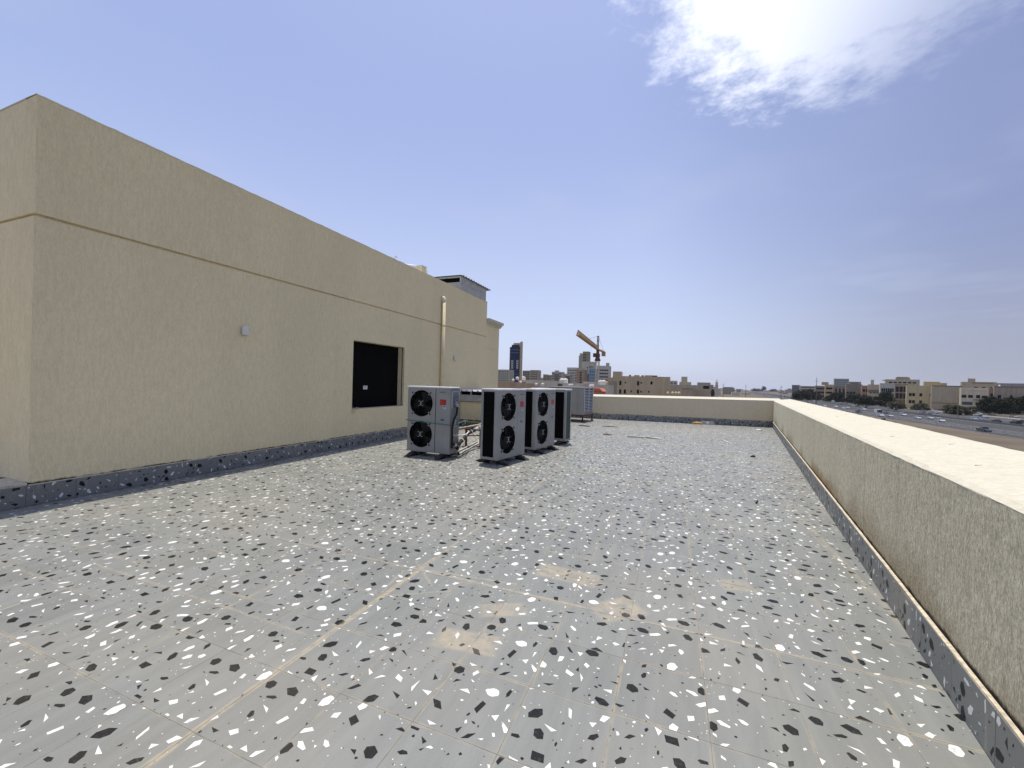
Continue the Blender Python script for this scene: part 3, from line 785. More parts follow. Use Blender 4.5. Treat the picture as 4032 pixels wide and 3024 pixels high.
# green packing strap
sp = empty('packing_strap', (-4.482, 7.11, 0)); tag(sp, 'green packing strap tied round the front air conditioner', 'strap')
q = MB(); hw, hd = UW/2+.008, UD/2+.012
q.tube([(-hw, hd, .70), (-hw, -hd, .705), (-.2, -hd-.014, .69), (.1, -hd-.014, .672), (hw, -hd, .655), (hw+.035, -.05, .645), (hw+.012, hd*.5, .665), (hw, hd, .68), (0, hd+.006, .69), (-hw, hd, .70)], .008, 6)
q.build('strap', plain('green_strap', (.03, .17, .12), .6), sp)
q = MB(); q.tube([(hw+.012, hd*.5, .665), (hw+.10, hd, .72), (hw+.16, hd+.05, .71)], .006, 5); q.tube([(hw+.10, hd, .72), (hw+.14, hd-.02, .66)], .005, 5); q.build('loose_end', plain('pale_strap_end', (.25, .40, .36), .6), sp)

# refrigerant lines and their stands
M_LAG = plain('white_pipe_lagging', (.50, .485, .44), .8, var=.2, scale=14)
M_RUST = plain('red_oxide_steel', (.115, .03, .025), .7, var=.4, scale=20)
def wavy(pts, n=6, amp=.006, seed=1):
    rl = random.Random(seed); out = []
    for a, b in zip(pts, pts[1:]):
        a, b = Vector(a), Vector(b)
        for k in range(n): out.append(a.lerp(b, k/n) + Vector([rl.uniform(-amp, amp) for _ in range(3)]))
    return out + [Vector(pts[-1])]
def line(label, pts, r, m, seed, bands=0):
    o = empty('refrigerant_pipe', (0,0,0)); tag(o, label, 'pipe')
    P = wavy(pts, seed=seed); q = MB(); q.tube(P, r, 8); q.build('pipe', m, o, smooth=True)
    for k in range(bands):
        p = P[int((k+.7)*len(P)/(bands+.6)) % (len(P)-1)]; d = (P[min(len(P)-1, P.index(p)+1)]-p).normalized()*.022
        q = MB(); q.tube([p-d, p+d], r*1.35, 8); q.build('tape_band', M_LAG if m is M_RUBBER else M_MORTAR, o)
line('white lagged upper pipe resting on the stands behind the front unit', [(-5.1, 8.55, .40), (-4.64, 8.46, .415), (-4.41, 8.42, .447), (-4.08, 8.6, .53), (-3.6, 8.8, .60)], .022, M_LAG, 2, 3)
line('black lagged pipe bundle leaving the side of the front unit', [(-3.94, 7.16, .16), (-3.93, 7.24, .26), (-4.0, 7.55, .33), (-4.08, 7.9, .39), (-4.11, 8.3, .43)], .034, M_RUBBER, 3, 4)
line('white lagged pipe bundle rising behind the nearest side-on unit', [(-4.11, 8.26, .425), (-4.10, 8.45, .46), (-4.02, 8.65, .47), (-3.5, 8.9, .50)], .042, M_LAG, 4, 2)
line('thin white conduit looping from the front unit to the pipe bundle', [(-3.93, 7.07, .445), (-3.90, 7.2, .43), (-3.92, 7.5, .42), (-4.04, 7.85, .43)], .014, M_WHITE, 5)
line('outer pale drain pipe lying on the tiles from the front unit', [(-4.02, 7.10, .03), (-4.0, 7.24, .022), (-4.31, 8.88, .022), (-4.40, 9.05, .06)], .016, M_LAG, 6)
line('inner pale drain pipe lying on the tiles from the front unit', [(-4.12, 7.2, .03), (-4.13, 7.33, .022), (-4.49, 9.2, .022), (-4.55, 9.28, .12), (-4.70, 9.35, .20)], .018, M_LAG, 7)
line('coupled black valve pipes low on the side of the front unit', [(-3.965, 7.05, .28), (-3.90, 7.06, .26), (-3.88, 7.10, .16), (-3.90, 7.14, .06)], .026, M_RUBBER, 8, 2)
for (x, y, h, lab) in ((-4.391, 8.40, .41, 'rusty pipe stand nearer the front unit'), (-4.12, 8.60, .40, 'rusty pipe stand nearer the side-on units')):
    o = empty('pipe_stand', (x, y, 0)); tag(o, lab, 'stand', 'rusty pipe stands')
    q = MB(); q.box(-.02, .02, -.02, .02, .012, h); q.build('post', M_RUST, o)
    q = MB(); q.box(-.09, .09, -.03, .03, h+.0005, h+.02); q.build('crossbar', M_RUST, o)
    q = MB(); q.box(-.09, .09, -.06, .06, .002, .0115); q.build('base_plate', M_RUST, o)
q = MB(); q.tube([(-4.39, 8.42, .26), (-4.12, 8.62, .26), (-3.7, 8.7, .26)], .014, 6); tag(q.build('stand_rail', M_RUST), 'rusty rail linking the two pipe stands', 'rail')
# things left on the floor by the low shaft
sk = MB(); rl = random.Random(31)
for k in range(9):
    for j in range(16):
        a, b = -math.pi/2+math.pi*k/8, 2*math.pi*j/16; rr_ = 1+.16*math.sin(3*b+2*a)+rl.uniform(-.08, .08)
        sk.v.append((.27*math.cos(a)*math.cos(b)*rr_, .20*math.cos(a)*math.sin(b)*rr_, .135+.13*math.sin(a)*rr_))
for k in range(8):
    for j in range(16): sk.f.append((k*16+j, k*16+(j+1) % 16, (k+1)*16+(j+1) % 16, (k+1)*16+j)); sk.m.append(0)
sk_o = sk.build('black_sack', plain('black_polythene', (.012, .012, .013), .35), None, (-5.18, 11.45, .01)); tag(sk_o, 'black plastic sack slumped against the low shaft', 'sack')
cr = empty('slatted_crate', (-5.75, 11.6, 0)); tag(cr, 'olive slatted crate on the floor by the low shaft', 'crate')
for k in range(8):
    q = MB(); q.box(-.28+k*.07, -.245+k*.07, -.2, -.185, .02, .26); q.build('slat', plain('olive_slat', (.16, .15, .085), .8), cr)
q = MB(); q.box(-.28, .28, -.183, .2, .012, .24); q.build('crate_body', plain('dark_crate', (.03, .03, .02), .9), cr)

# ------------------------------------------------------------------ packaged unit on a red stand
pk = empty('packaged_cooler', (-3.31, 16.3, 0), R(-8.3)); tag(pk, 'large grey louvred cooling unit standing on red legs by the far parapet', 'air conditioner')
q = MB(); q.bevbox(-1.05, 0, 0, 1.25, .30, 1.385, .012); q.build('casing', M_UNIT, pk)
q = MB(); q.bevbox(-1.52, -1.053, .01, 1.24, .30, 1.375, .012); q.build('casing_end', M_UNIT, pk)
q = MB(); q.bevbox(-1.54, .015, -.015, 1.265, 1.3855, 1.41, .01); q.build('lid', M_UNIT, pk)
q = MB(); q.box(-.242, -.236, -.0025, .0, .31, 1.37); q.build('panel_seam', M_SEAM, pk)
q = MB(); q.box(.0005, .006, .10, 1.12, .43, 1.33); q.build('louvre_void', M_BLACK, pk)
for k in range(14):
    for y0_, y1_ in ((.10, .60), (.63, 1.12)):
        z = .45+k*.063
        q = MB(); q.prism([(.0065, z+.012), (.030, z-.008), (.030, z), (.0065, z+.020)], 'y', y0_, y1_); q.build('louvre', M_LID, pk)
for y0_ in (.085, .602, 1.122):
    q = MB(); q.box(.0065, .034, y0_, y0_+.026, .42, 1.345); q.build('louvre_frame', M_LID, pk)
for y_ in (.45, .85):
    q = MB(); q.box(.001, .012, y_, y_+.05, .345, .39); q.build('drain_knob', M_RUBBER, pk)
for (xk, zk) in ((-.62, .56), (-.58, .48), (-.66, .44), (-.52, .42), (-.60, .40)):
    q = MB(); q.tube([(xk, -.05, zk), (xk, -.0005, zk)], .025, 8); q.build('valve', M_RUBBER, pk)
for x_ in (-1.5, -.05):
    for y_ in (.02, 1.19):
        q = MB(); q.box(x_, x_+.05, y_, y_+.05, .02, .24); q.build('stand_leg', M_RUST, pk)
        q = MB(); q.box(x_-.03, x_+.08, y_-.03, y_+.08, .002, .0195); q.build('leg_pad', M_RUBBER, pk)
for a in ((-1.52, .01, .0, .06), (-1.52, .01, 1.20, 1.26)):
    q = MB(); q.box(a[0], a[1], a[2], a[3], .2405, .2985); q.build('stand_beam', M_RUST, pk)
for a in ((-1.5, -1.45), (-.05, .0)):
    q = MB(); q.box(a[0], a[1], .0605, 1.1995, .2405, .2985); q.build('stand_beam', M_RUST, pk)

# ------------------------------------------------------------------ litter on the deck
M_SCRAP = plain('pale_cloth_scrap', (.50, .50, .42), .9, var=.2)
def scrap(name, label, cat, loc, pts, m, h=.012, seed=1):
    rl = random.Random(seed); q = MB(); top = [(x, y, h*rl.uniform(.4, 1)) for x, y in pts]; n = len(pts)
    c_ = (sum(p[0] for p in pts)/n, sum(p[1] for p in pts)/n, h*1.2)
    for k in range(n):
        a, b = k, (k+1) % n; q.poly([top[a], top[b], c_]); q.poly([(pts[a][0], pts[a][1], .0015), (pts[b][0], pts[b][1], .0015), top[b], top[a]])
    tag(q.build(name, m, None, loc), label, cat)
scrap('cloth_strip', 'pale twisted cloth strip lying across the far tiles', 'cloth', (-.75, 12.55, 0), [(-.45,-.10),(-.1,-.03),(.2,.02),(.5,-.02),(.48,.06),(.1,.10),(-.15,.06),(-.42,-.02)], M_SCRAP, .035, 2)
scrap('paper_scrap', 'small pale paper scrap on the tiles right of the cloth strip', 'scrap', (1.41, 13.0, 0), [(-.05,.3),(.0,.1),(.06,-.3),(.09,-.28),(.05,.12),(.03,.32)], M_SCRAP, .03, 3)
scrap('paper_scrap', 'brown scrap on the tiles before the red-legged cooler', 'scrap', (-2.1, 15.2, 0), [(-.25,-.06),(.0,.0),(.3,-.02),(.26,.08),(-.02,.10),(-.22,.05)], plain('brown_scrap', (.14, .11, .07), .9), .03, 4)
scrap('dark_scrap', 'dark flat scrap left of the brown scrap by the cooler', 'scrap', (-2.95, 14.85, 0), [(-.2,-.03),(.1,-.05),(.22,.02),(.0,.09),(-.18,.05)], plain('dark_scrap', (.06, .055, .05), .9), .03, 5)
scrap('paper_scrap', 'tan crumpled scrap in the joint of the far tiles', 'scrap', (-1.8, 12.7, 0), [(-.12,-.1),(.0,-.02),(.1,-.08),(.13,.04),(.02,.1),(-.1,.06)], plain('tan_scrap', (.33, .25, .14), .9), .04, 6)
scrap('stone_chip', 'small dark stone chip on the right of the far tiles', 'stone', (1.7, 10.44, 0), [(-.05,-.04),(.04,-.05),(.06,.03),(-.02,.06)], plain('dark_chip', (.02, .02, .02), .9), .04, 7)
scrap('bone_scrap', 'white scrap near the corner of the two parapets', 'scrap', (2.96, 17.16, 0), [(-.12,-.04),(.1,-.06),(.14,.05),(-.05,.08)], M_WHITE, .05, 8)
# weed sprouting from a joint
wd = empty('weed_sprig', (1.07, 6.2, 0)); tag(wd, 'tiny dry weed sprouting from a tile joint near the parapet', 'weed')
q = MB(); rl = random.Random(3)
for k in range(14):
    a, el, L = rl.random()*6.28, rl.uniform(.4, 1.3), rl.uniform(.02, .05)
    d = Vector((math.cos(a)*math.cos(el), math.sin(a)*math.cos(el), math.sin(el)))*L; s_ = Vector((-math.sin(a), math.cos(a), 0))*.006
    q.poly([tuple(-s_), tuple(s_), tuple(d+s_*.6), tuple(d*1.3), tuple(d-s_*.6)])
q.build('leaves', plain('dry_weed', (.03, .025, .012), .9), wd)
scrap('leaf_scrap', 'small black scrap beside the dusty parapet joint', 'scrap', (.985, 3.615, 0), [(-.018,-.012),(.012,-.016),(.02,.008),(-.004,.018)], M_RUBBER, .012, 11)
# drain outlet at the far parapet
dr = empty('drain_outlet', (1.38, far_y(1.38), 0), FA); tag(dr, 'grey drain outlet box at the foot of the far parapet', 'drain')
q = MB(); q.prism([(-.28, .004), (.28, .004), (.24, .13), (-.22, .14)], 'y', -.20, -.002); q.build('drain_box', M_ZINC, dr)
q = MB(); q.box(-.06, .05, -.29, -.201, .004, .08); q.build('outlet_block', M_LID, dr)
scrap('rubbish_clump', 'orange brown rubbish clump beside the drain outlet', 'rubbish', (.98, 18.70, 0), [(-.2,-.1),(.0,-.13),(.2,-.06),(.22,.06),(.0,.12),(-.16,.05)], plain('orange_rubbish', (.36, .22, .07), .9, var=.4, scale=30), .09, 9)

# ------------------------------------------------------------------ ground, highway
t = NT('dry_ground')
g = t.noise(t.pos, .035, 5, .6); g2 = t.noise(t.mapping(t.pos, (1, .25, 1)), .5, 4, .65)
c = t.mix(t.ramp(g, .35, .65), (.095, .073, .046), (.135, .107, .072)); c = t.mix(t.math('MULTIPLY', t.ramp(g2, .5, .75), .6), c, (.06, .046, .028))
M_GROUND = t.done(c, .95)
t = NT('asphalt')
g = t.noise(t.mapping(t.pos, (1, .08, 1)), .6, 4, .6)
M_ROAD = t.done(t.mix(t.ramp(g, .35, .7), (.026, .026, .027), (.042, .042, .043)), .85)
M_PAVE = plain('pale_pavement', (.22, .19, .145), .9, var=.2, scale=.2)
M_LINE = plain('road_paint', (.62, .62, .6), .7)
M_BARRIER = plain('dark_guard_rail', (.05, .05, .05), .7)
mb = MB(); mb.poly([(-9000, -3000, -12), (9000, -3000, -12), (9000, 9000, -12), (-9000, 9000, -12)])
tag(mb.build('ground', M_GROUND), None, None, None, 'structure')
MED = [(143, -200), (145, 120), (149, 310), (152, 400), (162, 520), (190, 750), (215, 950), (252, 1281), (332, 1990), (570, 4000)]
def med(y):
    for (x0, y0), (x1, y1) in zip(MED, MED[1:]):
        if y <= y1: return x0+(x1-x0)*(y-y0)/(y1-y0)
    return MED[-1][0]
YS = [-200+k*25 for k in range(60)]+[1300+k*100 for k in range(28)]
def ribbon(o0, o1, z, name, m, parent=None, kind='structure', ys=YS):
    q = MB()
    for a, b in zip(ys, ys[1:]): q.poly([(med(a)+o0, a, z), (med(a)+o1, a, z), (med(b)+o1, b, z), (med(b)+o0, b, z)])
    o = q.build(name, m, parent)
    if kind and not parent: tag(o, None, None, None, kind)
    return o
road = ribbon(-43, 41, -11.99, 'road', M_ROAD)
ribbon(41.2, 49, -11.975, 'pavement', M_PAVE)
ribbon(49.2, 66, -11.985, 'service_road', M_ROAD)
for k, o in enumerate((-42, -34.5, -30.8, -27.1, -23.4, -4, 4, 23, 27, 31, 40)): ribbon(o-.09, o+.09, -11.984, 'lane_marking', M_LINE, road)
q = MB()
for a, b in zip(YS[:70], YS[1:71]):
    for x0, z0, x1, z1 in ((-.35, -11.99, -.12, -11.2), (-.12, -11.2, .12, -11.2), (.12, -11.2, .35, -11.99)):
        q.poly([(med(a)+x0, a, z0), (med(a)+x1, a, z1), (med(b)+x1, b, z1), (med(b)+x0, b, z0)])
tag(q.build('median_barrier', M_BARRIER), 'long dark crash barrier down the middle of the highway', 'barrier')

# ------------------------------------------------------------------ town: generic builders
M_PANE = plain('dark_window_glass', (.012, .012, .012), .5, spec=.15)
M_PANEG = plain('grey_window_glass', (.06, .065, .07), .3)
M_SHADE = plain('opening_shade_paint', (.03, .026, .02), .9)  # near-black paint for the shade inside openings, laid on flat walls
_bm = {}
def bm(col, rough=.9):
    col = (min(.85, col[0]*1.42), min(.8, col[1]*1.32), min(.75, col[2]*1.10)); k = tuple(round(x, 3) for x in col)
    if k not in _bm:
        t = NT('facade_paint'); st_ = t.noise(t.mapping(t.pos, (1, 1, .15)), .9, 4, .6)
        _bm[k] = t.done(t.mix(t.ramp(st_, .35, .75), tuple(x*.86 for x in col), tuple(min(1, x*1.05) for x in col)), rough)
    return _bm[k]
_wm = {}
def win_mesh(w, h, m):
    k = (round(w, 2), round(h, 2), m.name)
    if k not in _wm:
        q = MB(); q.box(-w/2, w/2, -.05, .04, -h/2, h/2); _wm[k] = q.mesh('window', m)
    return _wm[k]
def ring_mb(W, L, z0, z1, th):
    q = MB(); o = [(-W/2, 0), (W/2, 0), (W/2, L), (-W/2, L)]; i = [(-W/2+th, th), (W/2-th, th), (W/2-th, L-th), (-W/2+th, L-th)]
    for a in range(4):
        b = (a+1) % 4
        q.poly([(*o[a], z0), (*o[b], z0), (*o[b], z1), (*o[a], z1)]); q.poly([(*o[a], z1), (*o[b], z1), (*i[b], z1), (*i[a], z1)])
        q.poly([(*i[b], z0), (*i[a], z0), (*i[a], z1), (*i[b], z1)])
    return q
def bld(name, label, Y0, px0, px1, py, L, col, wins=(), group=None, z0=-12.0, par=.8, face=False, S=1.0):
    a, b = on_Y(px0, py, Y0), on_Y(px1, py, Y0); zt = on_Y((px0+px1)/2, py, Y0).z
    W, Hh = b.x-a.x, zt-z0; rz = 0
    if face:                            # front turned towards the road junction we stand at
        rz = -.85*math.atan2((a.x+b.x)/2, Y0); W *= math.cos(rz)*1.03
    root = empty(name, ((a.x+b.x)/2, Y0, z0), rz); tag(root, label, 'building', group); root['S'] = S
    m = bm(col) if isinstance(col, tuple) else col
    q = MB(); q.box(-W/2, W/2, 0, L, 0, Hh-par); q.build('wall', m, root)
    ring_mb(W, L, Hh-par, Hh, .3).build('roof_parapet', m, root)
    for wd in wins:
        z_, n, w, h = [q_*S for q_ in wd['z']], wd['n'], wd['w']*S, wd['h']*S; f0, f1 = wd.get('f', (.08, .92)); mm = wd.get('m', M_PANE)
        for zz in z_:
            for k in range(n):
                x = -W/2 + W*(f0+(f1-f0)*((k+.5)/n))
                place('window', win_mesh(w, h, mm), root, (x, -.012, Hh-zz))
    root['W'] = W; root['H'] = Hh; root['L'] = L
    return root
def roof_box(parent, fx0, fx1, h, y0=.2, d=3.0, col=(.4, .36, .3), name='roof_room'):
    W, Hh = parent['W'], parent['H']; h *= parent['S']; q = MB(); q.box(-W/2+W*fx0, -W/2+W*fx1, y0, y0+d, Hh-.79, Hh+h); return q.build(name, bm(col), parent)
def slab(parent, fx0, fx1, ztop, h, out=.5, col=(.4, .36, .3), name='balcony'):
    W, Hh = parent['W'], parent['H']; ztop *= parent['S']; h *= parent['S']; q = MB(); q.box(-W/2+W*fx0, -W/2+W*fx1, -out, -.004, Hh-ztop-h, Hh-ztop); return q.build(name, bm(col) if isinstance(col, tuple) else col, parent)
_tank = MB(); _tank.lathe([(.95, 0), (1.0, .15), (.96, .5), (1.0, .85), (.95, 1.35), (.8, 1.6), (.35, 1.78), (.33, 1.9), (.01, 1.92)], n=16)
TANK_ME = {}
def tank(label, px, py, Y, s=1.0, col=(.70, .69, .66), group=None):
    p = on_Y(px, py, Y); s *= .62
    if col not in TANK_ME: TANK_ME[col] = _tank.mesh('water_tank', bm(col), True)
    o = place('water_tank', TANK_ME[col], None, tuple(p)); o.scale = (s, s, s); tag(o, label, 'tank', group); return o
rows = lambda a, d, n: [a+d*k for k in range(n)]

# --- left: towers and mid-rise blocks on the skyline
bld('apartment_block', 'grey mid-rise block at the left end of the skyline beside the blue tower', 560, 1950, 2007, 1455, 18, (.33, .33, .31), [dict(z=rows(3, 3.3, 6), n=6, w=1.5, h=1.5)])
tw = bld('blue_glass_tower', 'tall dark blue glass tower with white ladder motifs', 640, 2008, 2048, 1366, 6, plain('blue_curtain_glass', (.008, .028, .085), .6, var=.4, scale=.25, spec=.08), [], par=.4)
W, Hh = tw['W'], tw['H']
q = MB(); q.box(W/2+.003, W/2+2.6, .5, 5.5, 0, Hh+9); q.build('side_core', bm((.40, .345, .26)), tw)
q = MB(); q.box(-W/2+5, W/2-.002, 3.2, 5.5, Hh-.3, Hh+7); q.build('crown', bm((.42, .40, .36)), tw)
q = MB(); q.box(-W/2+3, W/2-3, .4, 3.1, Hh-.3, Hh+3.6); q.build('crown_front', M_PANE, tw)
q = MB(); q.box(-W/2, -W/2+2.2, -.25, -.003, 0, Hh-1); q.build('edge_strip', M_PANE, tw)
q = MB(); q.box(W/2-2.2, W/2, -.25, -.003, 0, Hh-1); q.build('edge_strip', M_PANE, tw)
M_LAD = bm((.60, .62, .62))
for fx in (.20, .70):
    for zz in (22.0, 63.0):
        for dx in (0, 2.3):
            q = MB(); q.box(-W/2+W*fx+dx, -W/2+W*fx+dx+.55, -.5, -.26, Hh-zz-15, Hh-zz); q.build('ladder_rail', M_LAD, tw)
        for k in range(4):
            q = MB(); q.box(-W/2+W*fx+.56, -W/2+W*fx+2.29, -.5, -.26, Hh-zz-2.2-k*3.7, Hh-zz-1.3-k*3.7); q.build('ladder_rung', M_LAD, tw)
for zz in (4.5, 9.5, 45.5, 50.5):
    q = MB(); q.box(-W/2+2.3, W/2-2.3, -.3, -.01, Hh-zz-.5, Hh-zz); q.build('floor_band', bm((.16, .24, .30)), tw)
for k in range(22):
    for sx_ in (-W/2+.5, W/2-.9):
        q = MB(); q.box(sx_, sx_+.5, -.32, -.251, Hh-6-k*4.2, Hh-5.2-k*4.2); q.build('edge_light', M_LAD, tw)
for k in range(24):
    q = MB(); q.box(W/2+2.603, W/2+3.0, 1, 5, Hh+4-k*4.2-1.4, Hh+4-k*4.2); q.build('side_balcony', bm((.30, .26, .2)), tw)
bld('apartment_block', 'dark grey mid-rise block just right of the blue tower', 600, 2058, 2087, 1459, 16, (.25, .23, .20), [dict(z=rows(3, 3.3, 6), n=4, w=1.6, h=1.5)])
bld('apartment_block', 'grey-brown mid-rise block with balconies, second right of the blue tower', 580, 2088, 2118, 1457, 16, (.30, .28, .245), [dict(z=rows(3, 3.3, 6), n=4, w=1.7, h=1.3)])
bld('apartment_block', 'low pale block in the gap right of the blue tower', 700, 2118, 2141, 1487, 16, (.42, .39, .34), [dict(z=rows(3, 3.5, 2), n=3, w=1.6, h=1.4)])
bld('apartment_block', 'narrow grey block at the middle of the left skyline', 640, 2139, 2151, 1474, 14, (.25, .25, .25), [dict(z=rows(3, 3.4, 4), n=2, w=1.4, h=1.4)])
bld('apartment_block', 'pinkish block behind the grey-glazed mid-rise', 650, 2149, 2175, 1476, 14, (.38, .31, .26), [dict(z=rows(3, 3.4, 4), n=3, w=1.4, h=1.4)])
b_ = bld('apartment_block', 'broad grey block with a dark glazed middle bay', 520, 2173, 2211, 1464, 16, (.36, .36, .34), [dict(z=rows(2.5, 3.2, 7), n=2, w=1.3, h=1.3, f=(.02, .26)), dict(z=rows(2.5, 3.2, 7), n=2, w=1.3, h=1.3, f=(.74, .98))])
slab(b_, .28, .72, 2.5, 26, .35, (.13, .13, .125), 'glazed_bay'); roof_box(b_, .3, .7, 1.8, col=(.34, .34, .32))
bld('apartment_block', 'dark slim block between the glazed grey blocks', 560, 2212, 2225, 1471, 14, (.20, .19, .175), [dict(z=rows(2.5, 3.2, 5), n=2, w=1.3, h=1.4)])
b_ = bld('apartment_block', 'grey block with dark curved glazing left of the crane', 480, 2225, 2253, 1472, 14, (.36, .36, .35), [dict(z=rows(2.5, 3.2, 6), n=1, w=1.3, h=1.3, f=(.78, .99))])
slab(b_, .08, .7, 2.5, 18, .35, (.115, .115, .115), 'glazed_bay')
bld('apartment_block', 'white stepped block with square windows left of the olive tower', 560, 2233, 2274, 1447, 18, (.44, .435, .42), [dict(z=rows(4, 3.6, 9), n=5, w=1.6, h=1.5)])
b_ = bld('olive_tower', 'slim olive grey tower rising behind the crane', 620, 2295, 2318, 1384, 14, (.20, .205, .155), [dict(z=rows(5, 4.2, 14), n=2, w=1.6, h=2.0, f=(.08, .6))], par=.4)
q = MB(); W = b_['W']; q.box(-W/2-6.2, -W/2-.003, 1, 13, 0, b_['H']-6); q.build('lower_wing', bm((.29, .285, .25)), b_)
q = MB(); q.box(-W/2-5, -W/2-1.5, 2, 9, b_['H']-5.99, b_['H']-2.5); q.build('wing_plant_room', bm((.33, .32, .29)), b_)
bld('apartment_block', 'large plain light grey block in front of the olive tower', 540, 2291, 2339, 1424, 18, (.40, .395, .37), [dict(z=rows(8, 4, 7), n=1, w=1.4, h=2.2, f=(.42, .52)), dict(z=rows(7, 4, 7), n=3, w=1.4, h=1.6, f=(.58, .98))])
b_ = bld('apartment_block', 'pinkish brown block with a column of dark balconies', 440, 2270, 2304, 1456, 14, (.29, .22, .18), [dict(z=rows(3.2, 2.6, 9), n=1, w=2.2, h=1.5, f=(.36, .64))])
for f0 in (.06, .68): roof_box(b_, f0, f0+.25, 1.6, col=(.36, .29, .24), name='roof_turret')
for zz in rows(2.2, 2.6, 9): slab(b_, .02, .34, zz, .35, .3, (.34, .27, .23), 'floor_band')
bld('apartment_block', 'black block between the brown and blue blocks', 470, 2304, 2320, 1472, 10, (.06, .06, .065), [])
bld('apartment_block', 'blue and white block behind the crane mast', 430, 2319, 2346, 1451, 13, (.16, .27, .40), [dict(z=rows(3.5, 3.2, 9), n=3, w=1.2, h=1.3, m=M_PANEG)])
b_ = bld('apartment_block', 'white-grey block with many square windows right of the crane', 460, 2352, 2399, 1440, 16, (.42, .42, .40), [dict(z=rows(5, 3.7, 9), n=6, w=1.5, h=1.5)])
roof_box(b_, .72, .98, 3.2, col=(.38, .38, .36))

# --- left: low roofs in front of the skyline
def low_(label, Y, px0, px1, py, col, L=10, **k): return bld('low_house', label, Y, px0, px1, py, L, col, par=.5, **k)
low_('tan flat-roofed house at the foot of the cornice block', 120, 1935, 2008, 1502, (.36, .27, .20))
low_('brown flat-roofed house below the blue tower', 125, 2008, 2030, 1503, (.30, .21, .15))
low_('tan low house in front of the brown one', 100, 2030, 2075, 1509, (.36, .28, .21))
low_('cream house with roof tanks under the blue tower', 150, 2040, 2090, 1496, (.50, .46, .40))
low_('long white flat-roofed house in the middle of the low roofs', 140, 2087, 2176, 1498, (.48, .455, .41))
low_('white house stepping down right of the long roof', 130, 2175, 2196, 1506, (.46, .45, .42))
low_('dark low house in the gap before the crane', 130, 2196, 2217, 1511, (.10, .095, .09))
low_('white low house behind the packaged cooler', 120, 2215, 2297, 1509, (.47, .46, .43))
low_('pale house with a rounded roof left of the crane mast', 135, 2296, 2342, 1503, (.50, .47, .42))
low_('grey-white house right of the crane mast', 105, 2357, 2396, 1516, (.42, .42, .40), wins=[dict(z=[2.0], n=1, w=.7, h=.5, f=(.05, .3))])
low_('narrow brown house against the beige building', 118, 2396, 2412, 1500, (.26, .235, .19))
hut = low_('low house carrying a red roof hut near the crane', 80, 2332, 2368, 1541, (.38, .18, .16), L=5)
q = MB(); W = hut['W']; q.prism([(-W/2-.2, hut['H']), (W/2+.3, hut['H']), (W/2-.3, hut['H']+.6), (-W/2-.2, hut['H']+.62)], 'y', -.3, 5); q.build('red_roof', bm((.42, .13, .10)), hut)
for k, (px, py, Y, s, lab) in enumerate(((2112, 1519, 90, .55, 'leftmost of the small domed tanks on the low roofs'), (2137, 1519, 90, .55, 'second small domed tank from the left on the low roofs'), (2213, 1509, 122, 1.3, 'left of the big white twin tanks before the glazed blocks'), (2226, 1509, 122, 1.3, 'right of the big white twin tanks before the glazed blocks'),
    (2243, 1522, 90, .5, 'small tank low over the packaged cooler, left one'), (2252, 1522, 90, .5, 'small tank low over the packaged cooler, right one'), (2325, 1525, 85, .5, 'small cream tank left of the crane foot'), (2334, 1525, 85, .5, 'small cream tank touching the crane foot on its left'),
    (2364, 1515, 107, 1.05, 'first white tank right of the crane mast'), (2377, 1515, 107, 1.05, 'second white tank right of the crane mast'), (2388, 1516, 108, .8, 'tan tank beside the beige building'), (2021, 1501, 126, .7, 'white tank on the brown roof below the blue tower'),
    (2037, 1496, 152, 1.1, 'white tank right under the blue tower'), (2062, 1496, 152, 1.2, 'wide white tank right of the blue tower foot'), (2050, 1508, 102, .5, 'small white tank on the tan low house'))):
    tank(lab, px, py, Y, s, (.36, .28, .2) if 'tan' in lab.split()[:1] else (.70, .69, .66), 'water tanks on the low roofs')
rl = random.Random(77)

# --- beige building beyond the far parapet
bg_ = bld('beige_building', 'plain beige building with small dark windows beyond the far parapet', 165, 2412, 2639, 1482, 14, (.40, .345, .255), [], par=.6)
def wpx(root, Y0, px, py, w, h, m=M_PANE):
    p = on_Y(px, py, Y0); place('window', win_mesh(w, h, m), root, (p.x-root.location.x, -.012, p.z-root.location.z))
z3 = lambda x, y: (2380+x*.22604, 1400+y*.22604)
for x, y, w, h in ((277, 478, .8, 1.65), (587, 484, .8, 1.65), (820, 478, .75, 1.2), (274, 626, .75, 1.65), (355, 627, .8, 1.65), (583, 628, .75, 1.5)): wpx(bg_, 165, *z3(x, y), w, h)
for x, y in ((366, 470), (641, 476), (468, 625), (636, 628), (773, 631)): wpx(bg_, 165, *z3(x, y), .45, .65)
roof_box(bg_, .005, .155, 1.75, -.03, 5, (.40, .345, .255), 'stair_tower')
for f0, f1, h, c_ in ((.29, .32, .55, (.12, .11, .08)), (.38, .47, .5, (.32, .27, .2)), (.51, .545, .45, (.05, .045, .04)), (.565, .69, .5, (.30, .26, .2)), (.69, .78, .45, (.05, .03, .03))): roof_box(bg_, f0, f1, h, 1, 2, c_, 'roof_clutter')
q = MB(); q.box(-bg_['W']/2-2.4, -bg_['W']/2-.003, 3, 12, 0, bg_['H']-.6); q.build('side_wing', bm((.37, .32, .24)), bg_)
b_ = low_('long grey-beige house right of the beige building', 190, 2640, 2798, 1516, (.34, .325, .295), L=14)
roof_box(b_, .68, 1.0, 1.2, col=(.33, .31, .28)); slab(b_, .82, .97, .2, 1.5, .1, M_SHADE, 'opening_shade_sheet')
b_ = low_('cream house with a square stair tower behind the grey-beige house', 260, 2676, 2722, 1504, (.42, .385, .30), L=12)
roof_box(b_, .15, .66, 3.1, col=(.42, .385, .30), name='stair_tower')
